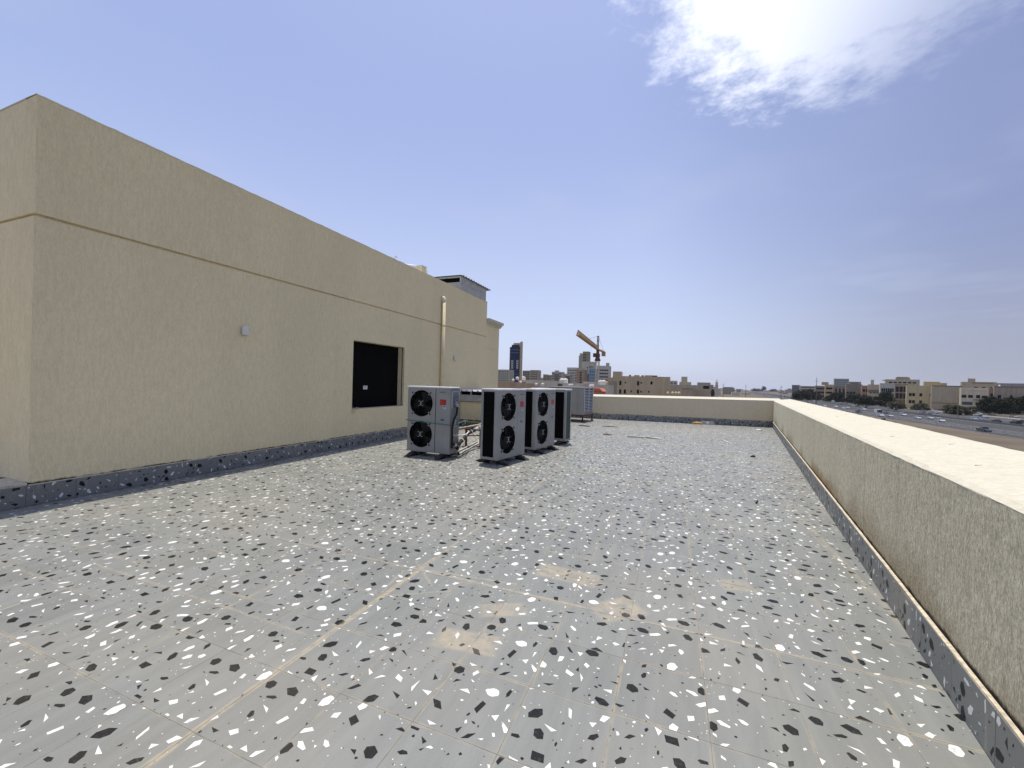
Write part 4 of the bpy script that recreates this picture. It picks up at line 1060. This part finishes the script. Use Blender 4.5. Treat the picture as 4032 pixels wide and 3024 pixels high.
low_('pale stepped villa at the right corner of the beige building', 300, 2636, 2668, 1499, (.44, .41, .36), wins=[dict(z=[1.6, 3.4], n=2, w=1.5, h=.7)])
b_ = low_('tan shed-roofed house in front of the grey-beige house', 150, 2683, 2731, 1528, (.36, .32, .265), L=8); slab(b_, -.1, 1.0, -.35, .3, .8, (.40, .35, .28), 'roof_edge')
b_ = low_('long low tan house left of the dark tree', 155, 2731, 2797, 1531, (.35, .31, .255), L=8, wins=[dict(z=[3.4], n=1, w=1.0, h=.9, f=(.0, .2), m=M_SHADE)])
for k, px in enumerate((2630, 2648, 2661, 2673)):
    tank(('leftmost', 'second', 'third', 'rightmost')[k]+' of the four cream tanks below the beige building', px, 1552, 130, .62, (.62, .52, .30), 'cream tanks below the beige building')
mt = on_Y(2821, 1545, 620)
mn = empty('minaret', (mt.x, 620, -12)); tag(mn, 'slim pale minaret on the far plain', 'minaret')
q = MB(); q.lathe([(1.9, 0), (1.9, 17), (2.4, 17.2), (2.4, 18), (1.5, 18.1), (1.5, 22), (1.8, 22.2), (.9, 23.5), (.1, 26)], n=10); q.build('shaft', bm((.40, .37, .34)), mn)

# --- crane
M_CR = bm((.34, .25, .16)); M_CRD = bm((.10, .05, .03)); M_CRP = bm((.50, .46, .42))
zc_ = 23.1
def crpt(px, depth, z): r = ray(px, 1500); p = EYE + r*depth; return Vector((p.x, p.y, z))
piv, tip, ctr = crpt(2350.5, 249, zc_), crpt(2271, 178, zc_), crpt(2377, 267, zc_)
cr = empty('tower_crane', (piv.x, piv.y, -12)); tag(cr, 'tower crane with a long tan lattice jib over the low roofs', 'crane')
O = Vector((piv.x, piv.y, -12))
def truss(name, a, b, w, h, n, m, r=.09, tri=True):
    a, b = a-O, b-O; d = (b-a).normalized(); s_ = d.cross(Vector((0, 0, 1))) 
    s_ = s_.normalized() if s_.length > .1 else Vector((1, 0, 0)); u_ = s_.cross(d)
    ch = [s_*(-w/2), s_*(w/2), u_*h] if tri else [s_*(-w/2)+u_*(-h/2), s_*(w/2)+u_*(-h/2), s_*(w/2)+u_*(h/2), s_*(-w/2)+u_*(h/2)]
    q = MB()
    for c_ in ch: q.tube([a+c_, b+c_], r*1.5, 5)
    for k in range(n):
        p0, p1 = a.lerp(b, k/n), a.lerp(b, (k+1)/n)
        for i in range(len(ch)):
            j = (i+1) % len(ch); q.tube([p0+ch[i], p1+ch[j]] if k % 2 else [p0+ch[j], p1+ch[i]], r, 4, caps=False); q.tube([p1+ch[i], p1+ch[j]], r, 4, caps=False)
    o = q.build(name, m, cr); o['kind'] = 'stuff'; return o
up_ = Vector((0, 0, 1))
truss('mast', Vector((piv.x, piv.y, -12)), Vector((piv.x, piv.y, 3)), 1.9, 1.9, 8, M_CR, .13, False)
truss('mast_top', Vector((piv.x, piv.y, 3)), Vector((piv.x, piv.y, 16.5)), 1.9, 1.9, 7, M_CRP, .13, False)
truss('jib', piv, tip, 1.5, 2.2, 34, M_CR, .12); truss('counter_jib', piv, ctr, 1.6, .8, 8, M_CR, .12)
truss('apex', piv+up_*1.0, piv+up_*8.4, .9, .9, 5, M_CRD, .09, False)
q = MB(); q.lathe([(1.9, 28.3), (1.7, 29.2), (1.2, 30.4), (1.5, 31.2), (1.5, 32.0), (.9, 33.5), (.9, 35.2)], n=10); q.build('slewing_ring', M_CRD, cr)
d_ = (ctr-piv).normalized(); c_ = ctr-O-d_*2.5
q = MB(); q.box(c_.x-1.1, c_.x+1.1, c_.y-1.1, c_.y+1.1, c_.z-2.6, c_.z-.1); q.build('counterweight', M_CR, cr)
q = MB(); q.box(-2.4, -.9, -2.4, -.8, 30.6, 32.9); q.build('cab', M_CRD, cr)
ap = piv+up_*8.4-O
for nm, tgt in (('tie_cable', piv.lerp(tip, .55)+up_*2.1-O), ('tie_cable', ctr-O-d_*1.5)):
    q = MB(); q.tube([ap, tgt], .07, 4); q.build(nm, M_CRD, cr)
q = MB(); hk = piv.lerp(tip, .42)-O; q.tube([hk, hk-up_*17], .04, 4); q.build('hoist_rope', M_CRD, cr)

# --- right: houses across the highway (front faces at Y, flanks towards the road)
z5 = lambda x: 3400+x*.2857
def vil(label, Y, x0, x1, y, L, col, wins=(), name='house', **k): return bld(name, label, Y*1.34, x0, x1, y, L*.8, col, wins, face=True, S=1.3, **k)
vil('grey-blue glazed office block on the right skyline', 900, 3286, 3342, 1491, 40, (.23, .27, .28), [dict(z=rows(3, 3.5, 5), n=9, w=3.4, h=1.2, m=M_PANEG)], 'office_block')
vil('long low grey block right of the glazed office block', 850, 3342, 3390, 1503, 40, (.22, .215, .20))
vil('far dark stepped block left of the lattice mast', 800, 3120, 3150, 1516, 30, (.10, .115, .12))
vil('far pale low house row left of the lattice mast', 760, 3150, 3212, 1520, 30, (.36, .34, .31), [dict(z=rows(2, 4, 2), n=8, w=2, h=1.6)])
vil('pinkish brown villa with two rows of windows', 560, 3211, 3252, 1519, 30, (.27, .205, .16), [dict(z=rows(3.2, 4.5, 3), n=5, w=1.6, h=2.0)])
b_ = vil('yellowish villa with dark balcony windows', 520, 3250, 3281, 1514, 24, (.40, .31, .20), [dict(z=rows(4.2, 4.6, 3), n=2, w=2.8, h=2.0, f=(.1, .9))]); roof_box(b_, -.45, .4, 2.6, col=(.36, .29, .2))
vil('plain brown villa with tall dark slots', 500, 3282, 3333, 1519, 26, (.235, .185, .15), [dict(z=rows(5, 6, 2), n=3, w=1.2, h=4.2)])
b_ = vil('dark grey-brown villa with small square windows', 470, 3333, 3394, 1513, 26, (.21, .185, .16), [dict(z=rows(8.2, 5, 2), n=3, w=1.7, h=2.0, f=(.02, .6))]); roof_box(b_, .3, .75, 1.8, col=(.17, .16, .145))
vil('reddish villa with arched openings', 450, 3394, 3423, 1518, 22, (.30, .19, .15), [dict(z=rows(4.5, 5, 3), n=2, w=1.7, h=2.4)])
b_ = vil('pale stepped villa beside the reddish one', 440, 3420, 3468, 1514, 22, (.37, .315, .25), [dict(z=rows(7, 5, 2), n=3, w=1.5, h=1.6)]); roof_box(b_, .2, .45, 4.2, col=(.40, .37, .33)); slab(b_, .0, 1.0, 4.6, 2.6, .6, (.15, .13, .11), 'dark_terrace')  # terrace band in a darker brown than the wall
b_ = vil('white villa with rows of tall arched windows and corner pilasters', 410, 3467, 3525, 1509, 22, (.44, .45, .45), [dict(z=[5.6, 11.2], n=6, w=1.1, h=3.0)]); slab(b_, 0, 1, 0, .6, .5, (.48, .48, .47), 'cornice'); slab(b_, 0, 1, 8.0, .5, .4, (.48, .48, .47), 'string_course')
for f in (.0, .94): slab(b_, f, f+.06, 1.5, 16, .3, (.48, .48, .47), 'pilaster')
b_ = vil('big beige stepped house rising behind the white villa', 480, 3490, 3618, 1494, 26, (.36, .335, .275), [dict(z=[3.0], n=6, w=2.2, h=1.4)]); roof_box(b_, .3, .72, 2.0, col=(.33, .30, .25)); roof_box(b_, -.1, .1, -1.5, col=(.40, .36, .27)); slab(b_, .34, .66, -2.4, .3, 1.2, (.16, .13, .09), 'pergola')
b_ = vil('dark brown unfinished house with open floors and columns', 385, 3525, 3573, 1513, 20, (.19, .155, .125)); 
for zz in (1.0, 6.0, 11.2): slab(b_, .02, .98, zz, .7, 1.0, (.30, .26, .21), 'floor_slab')
for zz in (1.8, 6.8): 
    for f in (.06, .36, .66): slab(b_, f, f+.26, zz, 4.0, .05, M_SHADE, 'bay_shade_sheet')
for f in (.02, .33, .63, .93): slab(b_, f, f+.035, 1.71, 14, .7, (.28, .24, .2), 'column')
vil('cream house with small paired windows behind the trees', 360, 3573, 3671, 1518, 20, (.42, .365, .245), [dict(z=[6.5, 11.5], n=2, w=1.4, h=2.2, f=(.08, .34)), dict(z=[6.5, 11.5], n=1, w=1.4, h=2.2, f=(.48, .62)), dict(z=[6.5], n=1, w=1.2, h=1.6, f=(.88, .98))])
vil('bright yellow stepped house behind the cream one', 460, 3641, 3700, 1503, 20, (.48, .38, .19)); vil('paler yellow low house behind the blank wall', 470, 3700, 3728, 1508, 20, (.44, .36, .23))
b_ = vil('large blank beige house wall with a dark roof line', 345, 3672, 3786, 1519, 24, (.345, .305, .245)); slab(b_, 0, 1, -.1, .5, .3, (.12, .105, .09), 'roof_edge'); slab(b_, 0, .85, 11.2, .5, .35, (.20, .17, .12), 'awning'); slab(b_, .9, 1.0, 1.2, 18, .12, (.25, .20, .155), 'side_pilaster')
b_ = vil('cream villa with four dark square windows and balcony bays', 318, 3787, 3890, 1527, 20, (.47, .425, .35), [dict(z=[5.2], n=1, w=1.9, h=1.7, f=(.06, .18)), dict(z=[5.2], n=1, w=1.9, h=1.7, f=(.30, .41)), dict(z=[5.2], n=1, w=1.6, h=1.9, f=(.58, .68)), dict(z=[5.3], n=1, w=2.0, h=1.5, f=(.78, .92)), dict(z=[9.4], n=2, w=2.2, h=1.9, f=(.06, .42), m=M_PANEG), dict(z=[9.4], n=1, w=2.2, h=1.5, f=(.56, .72))])
slab(b_, 0, 1, 1.0, .4, .3, (.5, .46, .38), 'cornice'); slab(b_, .46, .74, 6.6, .7, .8, (.33, .24, .20), 'balcony'); slab(b_, .46, .74, 11.0, .7, .8, (.33, .24, .20), 'balcony')
b_ = vil('beige stair-topped house behind the cream villa', 380, 3790, 3920, 1504, 20, (.36, .325, .26), [dict(z=[4.5], n=3, w=1.6, h=2.0, f=(.3, .98))]); roof_box(b_, .18, .40, 2.4, col=(.36, .335, .27)); slab(b_, .3, .9, .3, .8, .3, (.22, .18, .13), 'roof_edge')
vil('pinkish brown flank house right of the cream villa', 335, 3890, 3922, 1527, 20, (.27, .215, .175), [dict(z=[4.5, 9], n=1, w=1.2, h=1.8)])
b_ = vil('long pinkish house with recessed bays at the right edge', 325, 3920, 4120, 1523, 20, (.30, .255, .215), [dict(z=[6.2], n=4, w=1.9, h=2.0, f=(.0, .95)), dict(z=[10.6], n=4, w=1.9, h=2.0, f=(.0, .95))])
for f in (.14, .36, .60, .84): slab(b_, f, f+.045, 1.2, 14, .4, (.33, .29, .25), 'pilaster')
slab(b_, 0, 1, -.1, .6, .4, (.16, .145, .13), 'roof_edge')
vil('blue-grey roof line behind the long pinkish house', 480, 3905, 4150, 1510, 20, (.22, .225, .26))
tank('white rooftop tank on the long pinkish house', 3935, 1521, 445, 1.0, group='tanks on the houses across the highway'); tank('white rooftop tank above the cream villa', 3812, 1505, 515, 1.2, group='tanks on the houses across the highway')
# distant plain: one mass of tiny houses
q = MB(); rl = random.Random(9)
for k in range(420):
    Y = rl.uniform(900, 5200); px = rl.uniform(1900, 4100); p = on_Y(px, 1540, Y)
    if abs(p.x-med(Y)) < 60: continue
    w, h = rl.uniform(8, 30), rl.choice((5, 7, 9, 11, 12, 14, 18)) + (rl.random() < .06)*14; q.box(p.x-w/2, p.x+w/2, Y, Y+15, -12, -12+h, rl.randrange(4))
tag(q.build('distant_town', [bm((.36, .32, .27)), bm((.28, .24, .2)), bm((.42, .40, .37)), bm((.22, .2, .19))]), 'hazy mass of low houses on the far plain', 'town', None, 'stuff')
# masts and lamp posts
for k, (px, Y, h, lab) in enumerate(((3214, 520, 28, 'tall lattice mast rising over the right-hand villas'), (2847, 700, 22, 'thin mast left of centre on the far plain'), (2936, 800, 22, 'thin mast at the middle of the far plain'), (3075, 640, 20, 'cross-armed pole on the far plain near the queue'))):
    p = on_Y(px, 1560, Y); o = empty('mast', (p.x, Y, -12)); tag(o, lab, 'mast')
    q = MB(); q.tube([(0, 0, 0), (0, 0, h)], [.5, .18], 5); q.build('pole', bm((.12, .10, .09)), o)
    q = MB(); q.box(-1.6, 1.6, -.1, .1, h*.86, h*.86+.3); q.build('cross_arm', bm((.12, .10, .09)), o)
for k, (px, py, lab) in enumerate(((3516, 1606, 'lamp post left of the box truck on the highway'), (3771, 1645, 'lamp post in front of the blank beige house'), (3193, 1585, 'lamp post by the trees left of the yellowish villa'), (3331, 1580, 'lamp post by the brown villa'), (2910, 1562, 'far lamp post at the left of the traffic queue'), (3074, 1563, 'far lamp post in the middle of the traffic queue'))):
    p = on_ground(px, py); o = empty('lamp_post', tuple(p)); tag(o, lab, 'lamp post', 'lamp posts along the highway')
    q = MB(); q.tube([(0, 0, 0), (0, 0, 11.5), (-.3, 0, 12.3), (-1.6, 0, 12.6)], [.16, .10, .09, .07], 6); q.build('pole', bm((.20, .20, .17)), o)
    q = MB(); q.box(-2.4, -1.5, -.15, .15, 12.55, 12.7); q.build('lamp_head', bm((.3, .3, .3)), o)

# ------------------------------------------------------------------ trees
def leaf_mesh(seed, n, lobes, leaf, flat=1.0):
    rl = random.Random(seed); q = MB(); cl = []
    for k in range(lobes):
        a, z_ = rl.random()*6.28, rl.uniform(.10, .82)*flat; r_ = math.sqrt(rl.random())*(.40 if z_ < .6 else .26)
        cl.append((r_*math.cos(a), r_*math.sin(a), z_, rl.uniform(.12, .21)))
    for k in range(n):
        cx, cy, cz, cr_ = rl.choice(cl); a, b = rl.random()*6.28, math.acos(rl.uniform(-1, 1)); rad = cr_*rl.uniform(.55, 1.08)
        c_ = Vector((cx+rad*math.sin(b)*math.cos(a), cy+rad*math.sin(b)*math.sin(a), max(.06, cz+rad*.85*math.cos(b))))
        d1 = Vector((rl.gauss(0, 1), rl.gauss(0, 1), rl.gauss(0, .6))).normalized(); d2 = d1.cross(Vector((rl.gauss(0, 1), rl.gauss(0, 1), rl.gauss(0, 1)))).normalized(); s_ = leaf*rl.uniform(.6, 1.4)
        q.poly([c_-d1*s_, c_+d2*s_*.6, c_+d1*s_, c_-d2*s_*.6])
    return q, cl
def leafmat(name, a, b):
    t = NT(name); k = t.noise(t.pos, .8, 3, .6); return t.done(t.mix(t.ramp(k, .35, .65), a, b), .7, spec=.2)
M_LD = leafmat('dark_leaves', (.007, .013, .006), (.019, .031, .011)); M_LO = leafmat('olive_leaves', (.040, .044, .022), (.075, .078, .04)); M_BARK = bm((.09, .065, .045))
KIND = []
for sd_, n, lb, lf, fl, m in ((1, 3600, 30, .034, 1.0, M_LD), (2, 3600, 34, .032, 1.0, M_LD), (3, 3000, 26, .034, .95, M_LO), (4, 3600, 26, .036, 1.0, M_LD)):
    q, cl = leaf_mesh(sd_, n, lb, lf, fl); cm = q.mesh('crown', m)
    q = MB(); q.tube([(0, 0, 0), (.01, 0, .2), (0, .01, .45)], [.05, .036, .02], 6); tm = q.mesh('trunk', M_BARK)
    q = MB()
    for (x, y, z, r_) in cl[:6]: q.tube([(0, 0, .22), (x*.5, y*.5, .22+(z-.22)*.6), (x, y, z)], [.022, .015, .006], 4)
    KIND.append((cm, tm, q.mesh('limbs', M_BARK)))
def tree(name, label, px, py, wpx_, hpx, kind, group):
    p = on_ground(px, py); dep = (p-EYE) @ FW; s_ = dep/F_PX
    o = empty(name, tuple(p), (px*.37) % 6.28); tag(o, label, 'tree' if 'tree' in name else 'bush', group)
    o.scale = (wpx_*s_*.8, wpx_*s_*.8, hpx*s_)
    for nm, me in zip(('crown', 'trunk', 'limbs'), KIND[kind]): 
        c_ = place(nm, me, o)
        if nm == 'limbs': c_['kind'] = 'stuff'
a5 = lambda x, y: (3400+x*.2857, 1400+y*.2857); a4 = lambda x, y: (2800+x*.2893, 1400+y*.2893)
TG = 'dark trees across the highway'
for f, x, y, w, h, k, lab in (
    (a5, 310, 712, 210, 225, 0, 'dark tree before the white villa'), (a5, 450, 705, 190, 175, 1, 'dark tree before the unfinished brown house'), (a5, 600, 705, 220, 165, 3, 'dark tree at the left end of the cream house'),
    (a5, 790, 705, 240, 225, 0, 'tallest dark tree, before the cream house windows'), (a5, 900, 690, 200, 150, 1, 'dark tree at the right end of the cream house'), (a5, 130, 690, 200, 130, 3, 'dark tree below the pale stepped villa'), (a5, -10, 690, 200, 135, 0, 'dark tree below the reddish villa'),
    (a5, 1740, 800, 270, 235, 1, 'dark tree at the right side of the cream villa'), (a5, 1880, 805, 280, 205, 3, 'second dark tree right of the cream villa'), (a5, 2040, 805, 300, 235, 0, 'third dark tree right of the cream villa, before the pinkish house'), (a5, 2190, 810, 280, 240, 1, 'dark tree at the right edge of the view'),
    (a4, 1230, 606, 230, 140, 0, 'dark tree left of the lamp post by the yellowish villa'), (a4, 1340, 608, 220, 150, 3, 'dark tree beside the lamp post by the yellowish villa'), (a4, 1425, 606, 130, 120, 1, 'slim dark tree before the yellowish villa'),
    (a4, 1740, 632, 240, 140, 0, 'dark tree before the plain brown villa'), (a4, 1590, 625, 140, 62, 1, 'low dark tree behind the white truck'), (a4, 1935, 650, 230, 130, 3, 'dark tree before the dark grey-brown villa'), (a4, 1160, 602, 140, 90, 1, 'leftmost dark tree by the queue of cars'),
    (a4, 1090, 497, 110, 48, 3, 'small far tree at the start of the right-hand houses'), (a4, 715, 497, 66, 82, 0, 'lone dark tree on the far plain'), (a4, 845, 495, 120, 40, 1, 'low far tree right of the lone tree'), (a4, 620, 490, 130, 42, 3, 'low far tree left of the lone tree'), (a4, 20, 575, 70, 120, 1, 'dark tree at the right end of the long low tan house')):
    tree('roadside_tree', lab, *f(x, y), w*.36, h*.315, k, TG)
for f, x, y, w, h, k, lab in ((a5, 420, 735, 280, 110, 2, 'olive bush left of the lamp post by the box truck'), (a5, 770, 752, 260, 110, 2, 'olive bush below the cream house'), (a5, 1190, 800, 280, 135, 2, 'olive bush below the blank beige wall, left half'), (a5, 1330, 822, 300, 150, 2, 'large green bush behind the front lamp post'), (a5, 1470, 800, 220, 110, 2, 'olive bush below the cream villa'), (a5, 1050, 668, 110, 75, 1, 'small dark bush at the foot of the blank wall'), (a4, 2010, 662, 170, 85, 2, 'olive bush below the dark grey-brown villa'), (a5, 530, 730, 130, 70, 2, 'small olive bush between the two lamp posts')):
    tree('roadside_bush', lab, *f(x, y), w*.2857, h*.287, k, 'bushes across the highway')
# reedy scrub on the near verge
for px, py, lab in ((3478, 1668, 'dry scrub tuft on the near verge, left one'), (3492, 1676, 'dry scrub tuft on the near verge, middle one'), (3520, 1683, 'dry scrub tuft on the near verge, right one')):
    tree('verge_bush', lab, px, py, 26, 24, 2, 'scrub on the near verge')

# ------------------------------------------------------------------ traffic
M_TYRE = plain('tyre', (.012, .012, .012), .8); M_CGL = plain('car_glass', (.012, .014, .017), .12, spec=.6)
_paint = {}
def paint(c_):
    if c_ not in _paint:
        t = NT('car_paint'); _paint[c_] = t.done(c_, .3); t.b.inputs['Coat Weight'].default_value = .6
    return _paint[c_]
WHITE, SILV, DARK, NAVY, TEAL, GREYC = (.72, .72, .72), (.38, .39, .40), (.018, .019, .022), (.02, .03, .055), (.018, .05, .06), (.16, .165, .17)
def loft(prof_lo, prof_hi, q, m):
    n = len(prof_lo); i = len(q.v); q.v += prof_lo + prof_hi
    for k in range(n): q.f.append((i+k, i+(k+1) % n, i+n+(k+1) % n, i+n+k)); q.m.append(m)
    q.f.append(tuple(i+n+k for k in range(n))); q.m.append(m); q.f.append(tuple(i+n-1-k for k in range(n))); q.m.append(m)
_q = MB(); _q.tube([(-.11, 0, 0), (.11, 0, 0)], .33, 12); WHEEL = _q.mesh('wheel', M_TYRE)
_q = MB(); _q.tube([(-.12, 0, 0), (.12, 0, 0)], .19, 8); RIM = _q.mesh('rim', paint(SILV))
CARS = {}
def car_parts(kind, c_):
    k = (kind, c_)
    if k in CARS: return CARS[k]
    P = paint(c_); parts = []
    L, Wd, hb, hr = {'sedan': (4.7, 1.82, .92, 1.45), 'suv': (4.9, 1.95, 1.12, 1.83), 'pickup': (5.3, 1.9, 1.08, 1.78), 'van': (5.0, 1.95, 1.15, 2.2), 'truck': (6.4, 2.2, .9, 2.9)}[kind]
    w = Wd/2; q = MB()
    body = [(-L/2, .38), (-L/2+.06, .75), (-L/2+.12, hb-.12), (-L/2+.6, hb), (L/2-1.0, hb), (L/2-.35, hb-.14), (L/2-.02, hb-.32), (L/2, .38), (L/2-.25, .24), (-L/2+.25, .24)]
    loft([(-w+.03, y, z) for y, z in body], [(-w, y, z) for y, z in body], q, 0); q = MB()
    n = len(body); secs = [(-w+.10, .96), (-w, 1), (w, 1), (w-.10, .96)]
    for xs, sc in secs: q.v += [(xs, y*sc, .24+(z-.24)*(1 if sc == 1 else .98)) for y, z in body]
    for s_ in range(3):
        for k_ in range(n): q.f.append((s_*n+k_, s_*n+(k_+1) % n, (s_+1)*n+(k_+1) % n, (s_+1)*n+k_)); q.m.append(0)
    q.f.append(tuple(range(n-1, -1, -1))); q.m.append(0); q.f.append(tuple(3*n+k_ for k_ in range(n))); q.m.append(0)
    parts.append(('body', q.mesh('body', P)))
    cab = {'sedan': (-1.95, -1.2, .45, 1.25), 'suv': (-2.3, -2.0, .55, 1.3), 'pickup': (-.75, -.55, .7, 1.3), 'van': (-2.45, -2.4, 1.2, 1.9), 'truck': (1.0, 1.05, 2.2, 2.75)}[kind]
    g0, r0, r1, g1 = cab; ww, wr = w-.06, w-.24
    q = MB(); loft([(-ww, g0, hb-.01), (ww, g0, hb-.01), (ww, g1, hb-.01), (-ww, g1, hb-.01)], [(-wr, r0, hr-.09), (wr, r0, hr-.09), (wr, r1, hr-.09), (-wr, r1, hr-.09)], q, 0); parts.append(('windows', q.mesh('windows', M_CGL)))
    q = MB(); q.bevbox(-wr-.03, wr+.03, r0-.06, r1+.06, hr-.09, hr, .06); parts.append(('cabin_roof', q.mesh('cabin_roof', P)))
    if kind == 'truck': q = MB(); q.box(-1.1, 1.1, -3.2, .85, .95, 3.1); parts.append(('cargo_box', q.mesh('cargo_box', P)))
    if kind == 'pickup': q = MB(); q.box(-.78, .78, -2.5, -.9, hb-.004, hb+.01); parts.append(('load_bed', q.mesh('load_bed', M_CGL)))
    q = MB(); q.box(-w+.12, w-.12, L/2-.06, L/2-.012, .62, .72); parts.append(('headlight_strip', q.mesh('headlight_strip', paint((.55, .55, .52)))))
    CARS[k] = (parts, L, w); return CARS[k]
def car(label, px, py, kind, c_, heading, group='cars on the highway'):
    parts, L, w = car_parts(kind, c_); p = on_ground(px, py, -11.98)
    slope = math.atan2(med(p.y+20)-med(p.y-20), 40); o = empty('car' if kind in ('sedan', 'suv') else {'pickup': 'pickup_truck', 'van': 'van', 'truck': 'box_truck'}[kind], tuple(p), -slope+(0 if heading > 0 else math.pi))
    tag(o, label, {'sedan': 'car', 'suv': 'car', 'pickup': 'pickup', 'van': 'van', 'truck': 'truck'}[kind], group)
    for nm, me in parts: place(nm, me, o)
    for sx_ in (-1, 1):
        for sy in (-1, 1):
            wh = place('wheel', WHEEL, o, (sx_*(w-.10), sy*(L/2-.85), .33)); place('rim', RIM, wh)
A, B = a5, a4
NEAR = [(A, 232, 838, 'suv', WHITE, 'white car beside the box truck on the near carriageway'), (A, 362, 843, 'sedan', WHITE, 'white car right behind the one beside the box truck'), (A, 320, 806, 'sedan', DARK, 'dark car half hidden behind the box truck'), (A, 205, 806, 'truck', WHITE, 'white box truck on the near carriageway'),
    (A, 540, 828, 'suv', WHITE, 'white car with dark windows left of the lone white sedan'), (A, 740, 874, 'sedan', WHITE, 'lone white sedan at the middle of the near carriageway'), (A, 912, 874, 'sedan', WHITE, 'white sedan right behind the biggest white car'), (A, 1055, 912, 'suv', WHITE, 'biggest white car on the near carriageway, lowest of the white ones'), (A, 1660, 1046, 'pickup', TEAL, 'dark teal pickup alone nearest to us on the highway'),
    (B, 1545, 690, 'sedan', WHITE, 'white car nearest to the parapet edge'), (B, 1697, 704, 'suv', WHITE, 'white car left of the white pair'), (B, 1797, 724, 'sedan', WHITE, 'left one of the white pair of cars'), (B, 1857, 720, 'sedan', WHITE, 'right one of the white pair of cars'), (B, 2005, 776, 'suv', DARK, 'dark car in front of the box truck'), (B, 2072, 742, 'suv', WHITE, 'white car just left of the box truck'), (B, 1930, 697, 'suv', SILV, 'silver car up the road from the dark one')]
for f, x, y, kd, c_, lab in NEAR: car(lab, *f(x, y), kd, c_, -1)
FAR = [(A, 812, 803, 'suv', SILV, 'silver car on the far carriageway below the cream house'), (A, 992, 822, 'suv', WHITE, 'white car on the far carriageway below the blank wall'), (A, 930, 815, 'sedan', GREYC, 'grey car close behind the white one below the blank wall'), (A, 1505, 884, 'sedan', WHITE, 'left one of the three white cars on the far carriageway'), (A, 1575, 862, 'van', WHITE, 'white van behind the three white cars'), (A, 1662, 889, 'suv', WHITE, 'right one of the three white cars on the far carriageway'),
    (A, 1835, 917, 'sedan', NAVY, 'low navy car right of the three white cars'), (A, 2095, 944, 'suv', DARK, 'black car near the right edge of the view'), (A, 2205, 930, 'suv', DARK, 'black car cut by the right edge of the view'), (A, 365, 762, 'sedan', SILV, 'silver car beside the black car by the lamp post'), (A, 436, 753, 'suv', DARK, 'black car by the lamp post'), (A, 25, 725, 'suv', DARK, 'dark car below the dark tree of the reddish villa'),
    (B, 1775, 662, 'sedan', GREYC, 'grey car on the far carriageway left of the silver one'), (B, 1840, 662, 'suv', SILV, 'silver car on the far carriageway below the brown villa'), (B, 1995, 688, 'sedan', DARK, 'dark low car below the dark grey-brown villa'), (B, 1656, 642, 'truck', WHITE, 'small white truck before the plain brown villa'), (B, 1310, 642, 'sedan', DARK, 'dark car just over the parapet corner'), (B, 1400, 624, 'sedan', WHITE, 'white car left of the large light car by the trees'), (B, 1480, 630, 'suv', WHITE, 'large light car by the trees')]
for f, x, y, kd, c_, lab in FAR: car(lab, *f(x, y), kd, c_, 1)
for f, x, y, kd, c_, lab in [(A, 1005, 745, 'van', WHITE, 'white van parked below the blank wall'), (A, 930, 757, 'suv', WHITE, 'white car parked left of the parked van'), (A, 800, 755, 'suv', GREYC, 'grey car parked below the cream house'), (A, 1690, 787, 'suv', SILV, 'silver car parked under the dark trees'), (A, 1597, 772, 'sedan', SILV, 'silver car parked below the cream villa'), (A, 2030, 808, 'sedan', WHITE, 'white car parked under the third dark tree'), (A, 2175, 815, 'van', GREYC, 'grey van parked at the right edge'), (A, 78, 677, 'suv', WHITE, 'white car parked below the pale stepped villa, left one'), (A, 142, 677, 'suv', WHITE, 'white car parked below the pale stepped villa, right one'), (A, 625, 722, 'sedan', (.5, .46, .38), 'cream car parked by the olive bushes')]:
    car(lab, *f(x, y), kd, c_, 1, 'parked cars across the highway')
rl = random.Random(14); QL = [(1190, 602), (1150, 594), (1105, 588), (1075, 582), (1040, 575), (1000, 567), (960, 562), (925, 556), (890, 552), (860, 549), (825, 546), (790, 542), (755, 537), (720, 530), (690, 526), (660, 521), (630, 514), (600, 510), (570, 506), (530, 501), (490, 497), (440, 492), (390, 486), (340, 482)]
for k, (x, y) in enumerate(QL):
    car('small car in the distant queue winding towards the far plain', *a4(x, y), rl.choice(('sedan', 'suv', 'suv', 'van')), rl.choice((WHITE, WHITE, SILV, DARK, GREYC)), 1, 'cars in the distant queue')

rl = random.Random(22)
for k in range(16):                      # more cars standing along the service road under the trees
    Y = 330+k*17+rl.uniform(-4, 4); parts, L, w = car_parts(kd_ := rl.choice(('sedan', 'suv', 'suv')), rl.choice((WHITE, WHITE, SILV, GREYC, DARK)))
    o = empty('car', (med(Y)+rl.choice((53.5, 58)), Y, -11.98), rl.choice((0, math.pi))); tag(o, 'small car standing in the row under the trees across the highway', 'car', 'cars standing along the service road')
    for nm, me in parts: place(nm, me, o)
    for sx_ in (-1, 1):
        for sy in (-1, 1): place('wheel', WHEEL, o, (sx_*(w-.10), sy*(L/2-.85), .33))
# ------------------------------------------------------------------ summer haze
q = MB(); q.box(-9500, 9500, -3500, 9500, -13, 130)
t = bpy.data.materials.new('summer_haze'); t.use_nodes = True; nt = t.node_tree; nt.nodes.remove(nt.nodes['Principled BSDF'])
pv = nt.nodes.new('ShaderNodeVolumePrincipled'); pv.inputs['Color'].default_value = (.86, .90, 1.0, 1); pv.inputs['Density'].default_value = .00004; pv.inputs['Anisotropy'].default_value = .2
nt.links.new(pv.outputs[0], nt.nodes['Material Output'].inputs['Volume'])
hz_o = q.build('haze', t); tag(hz_o, None, None, None, 'stuff'); hz_o.visible_shadow = True
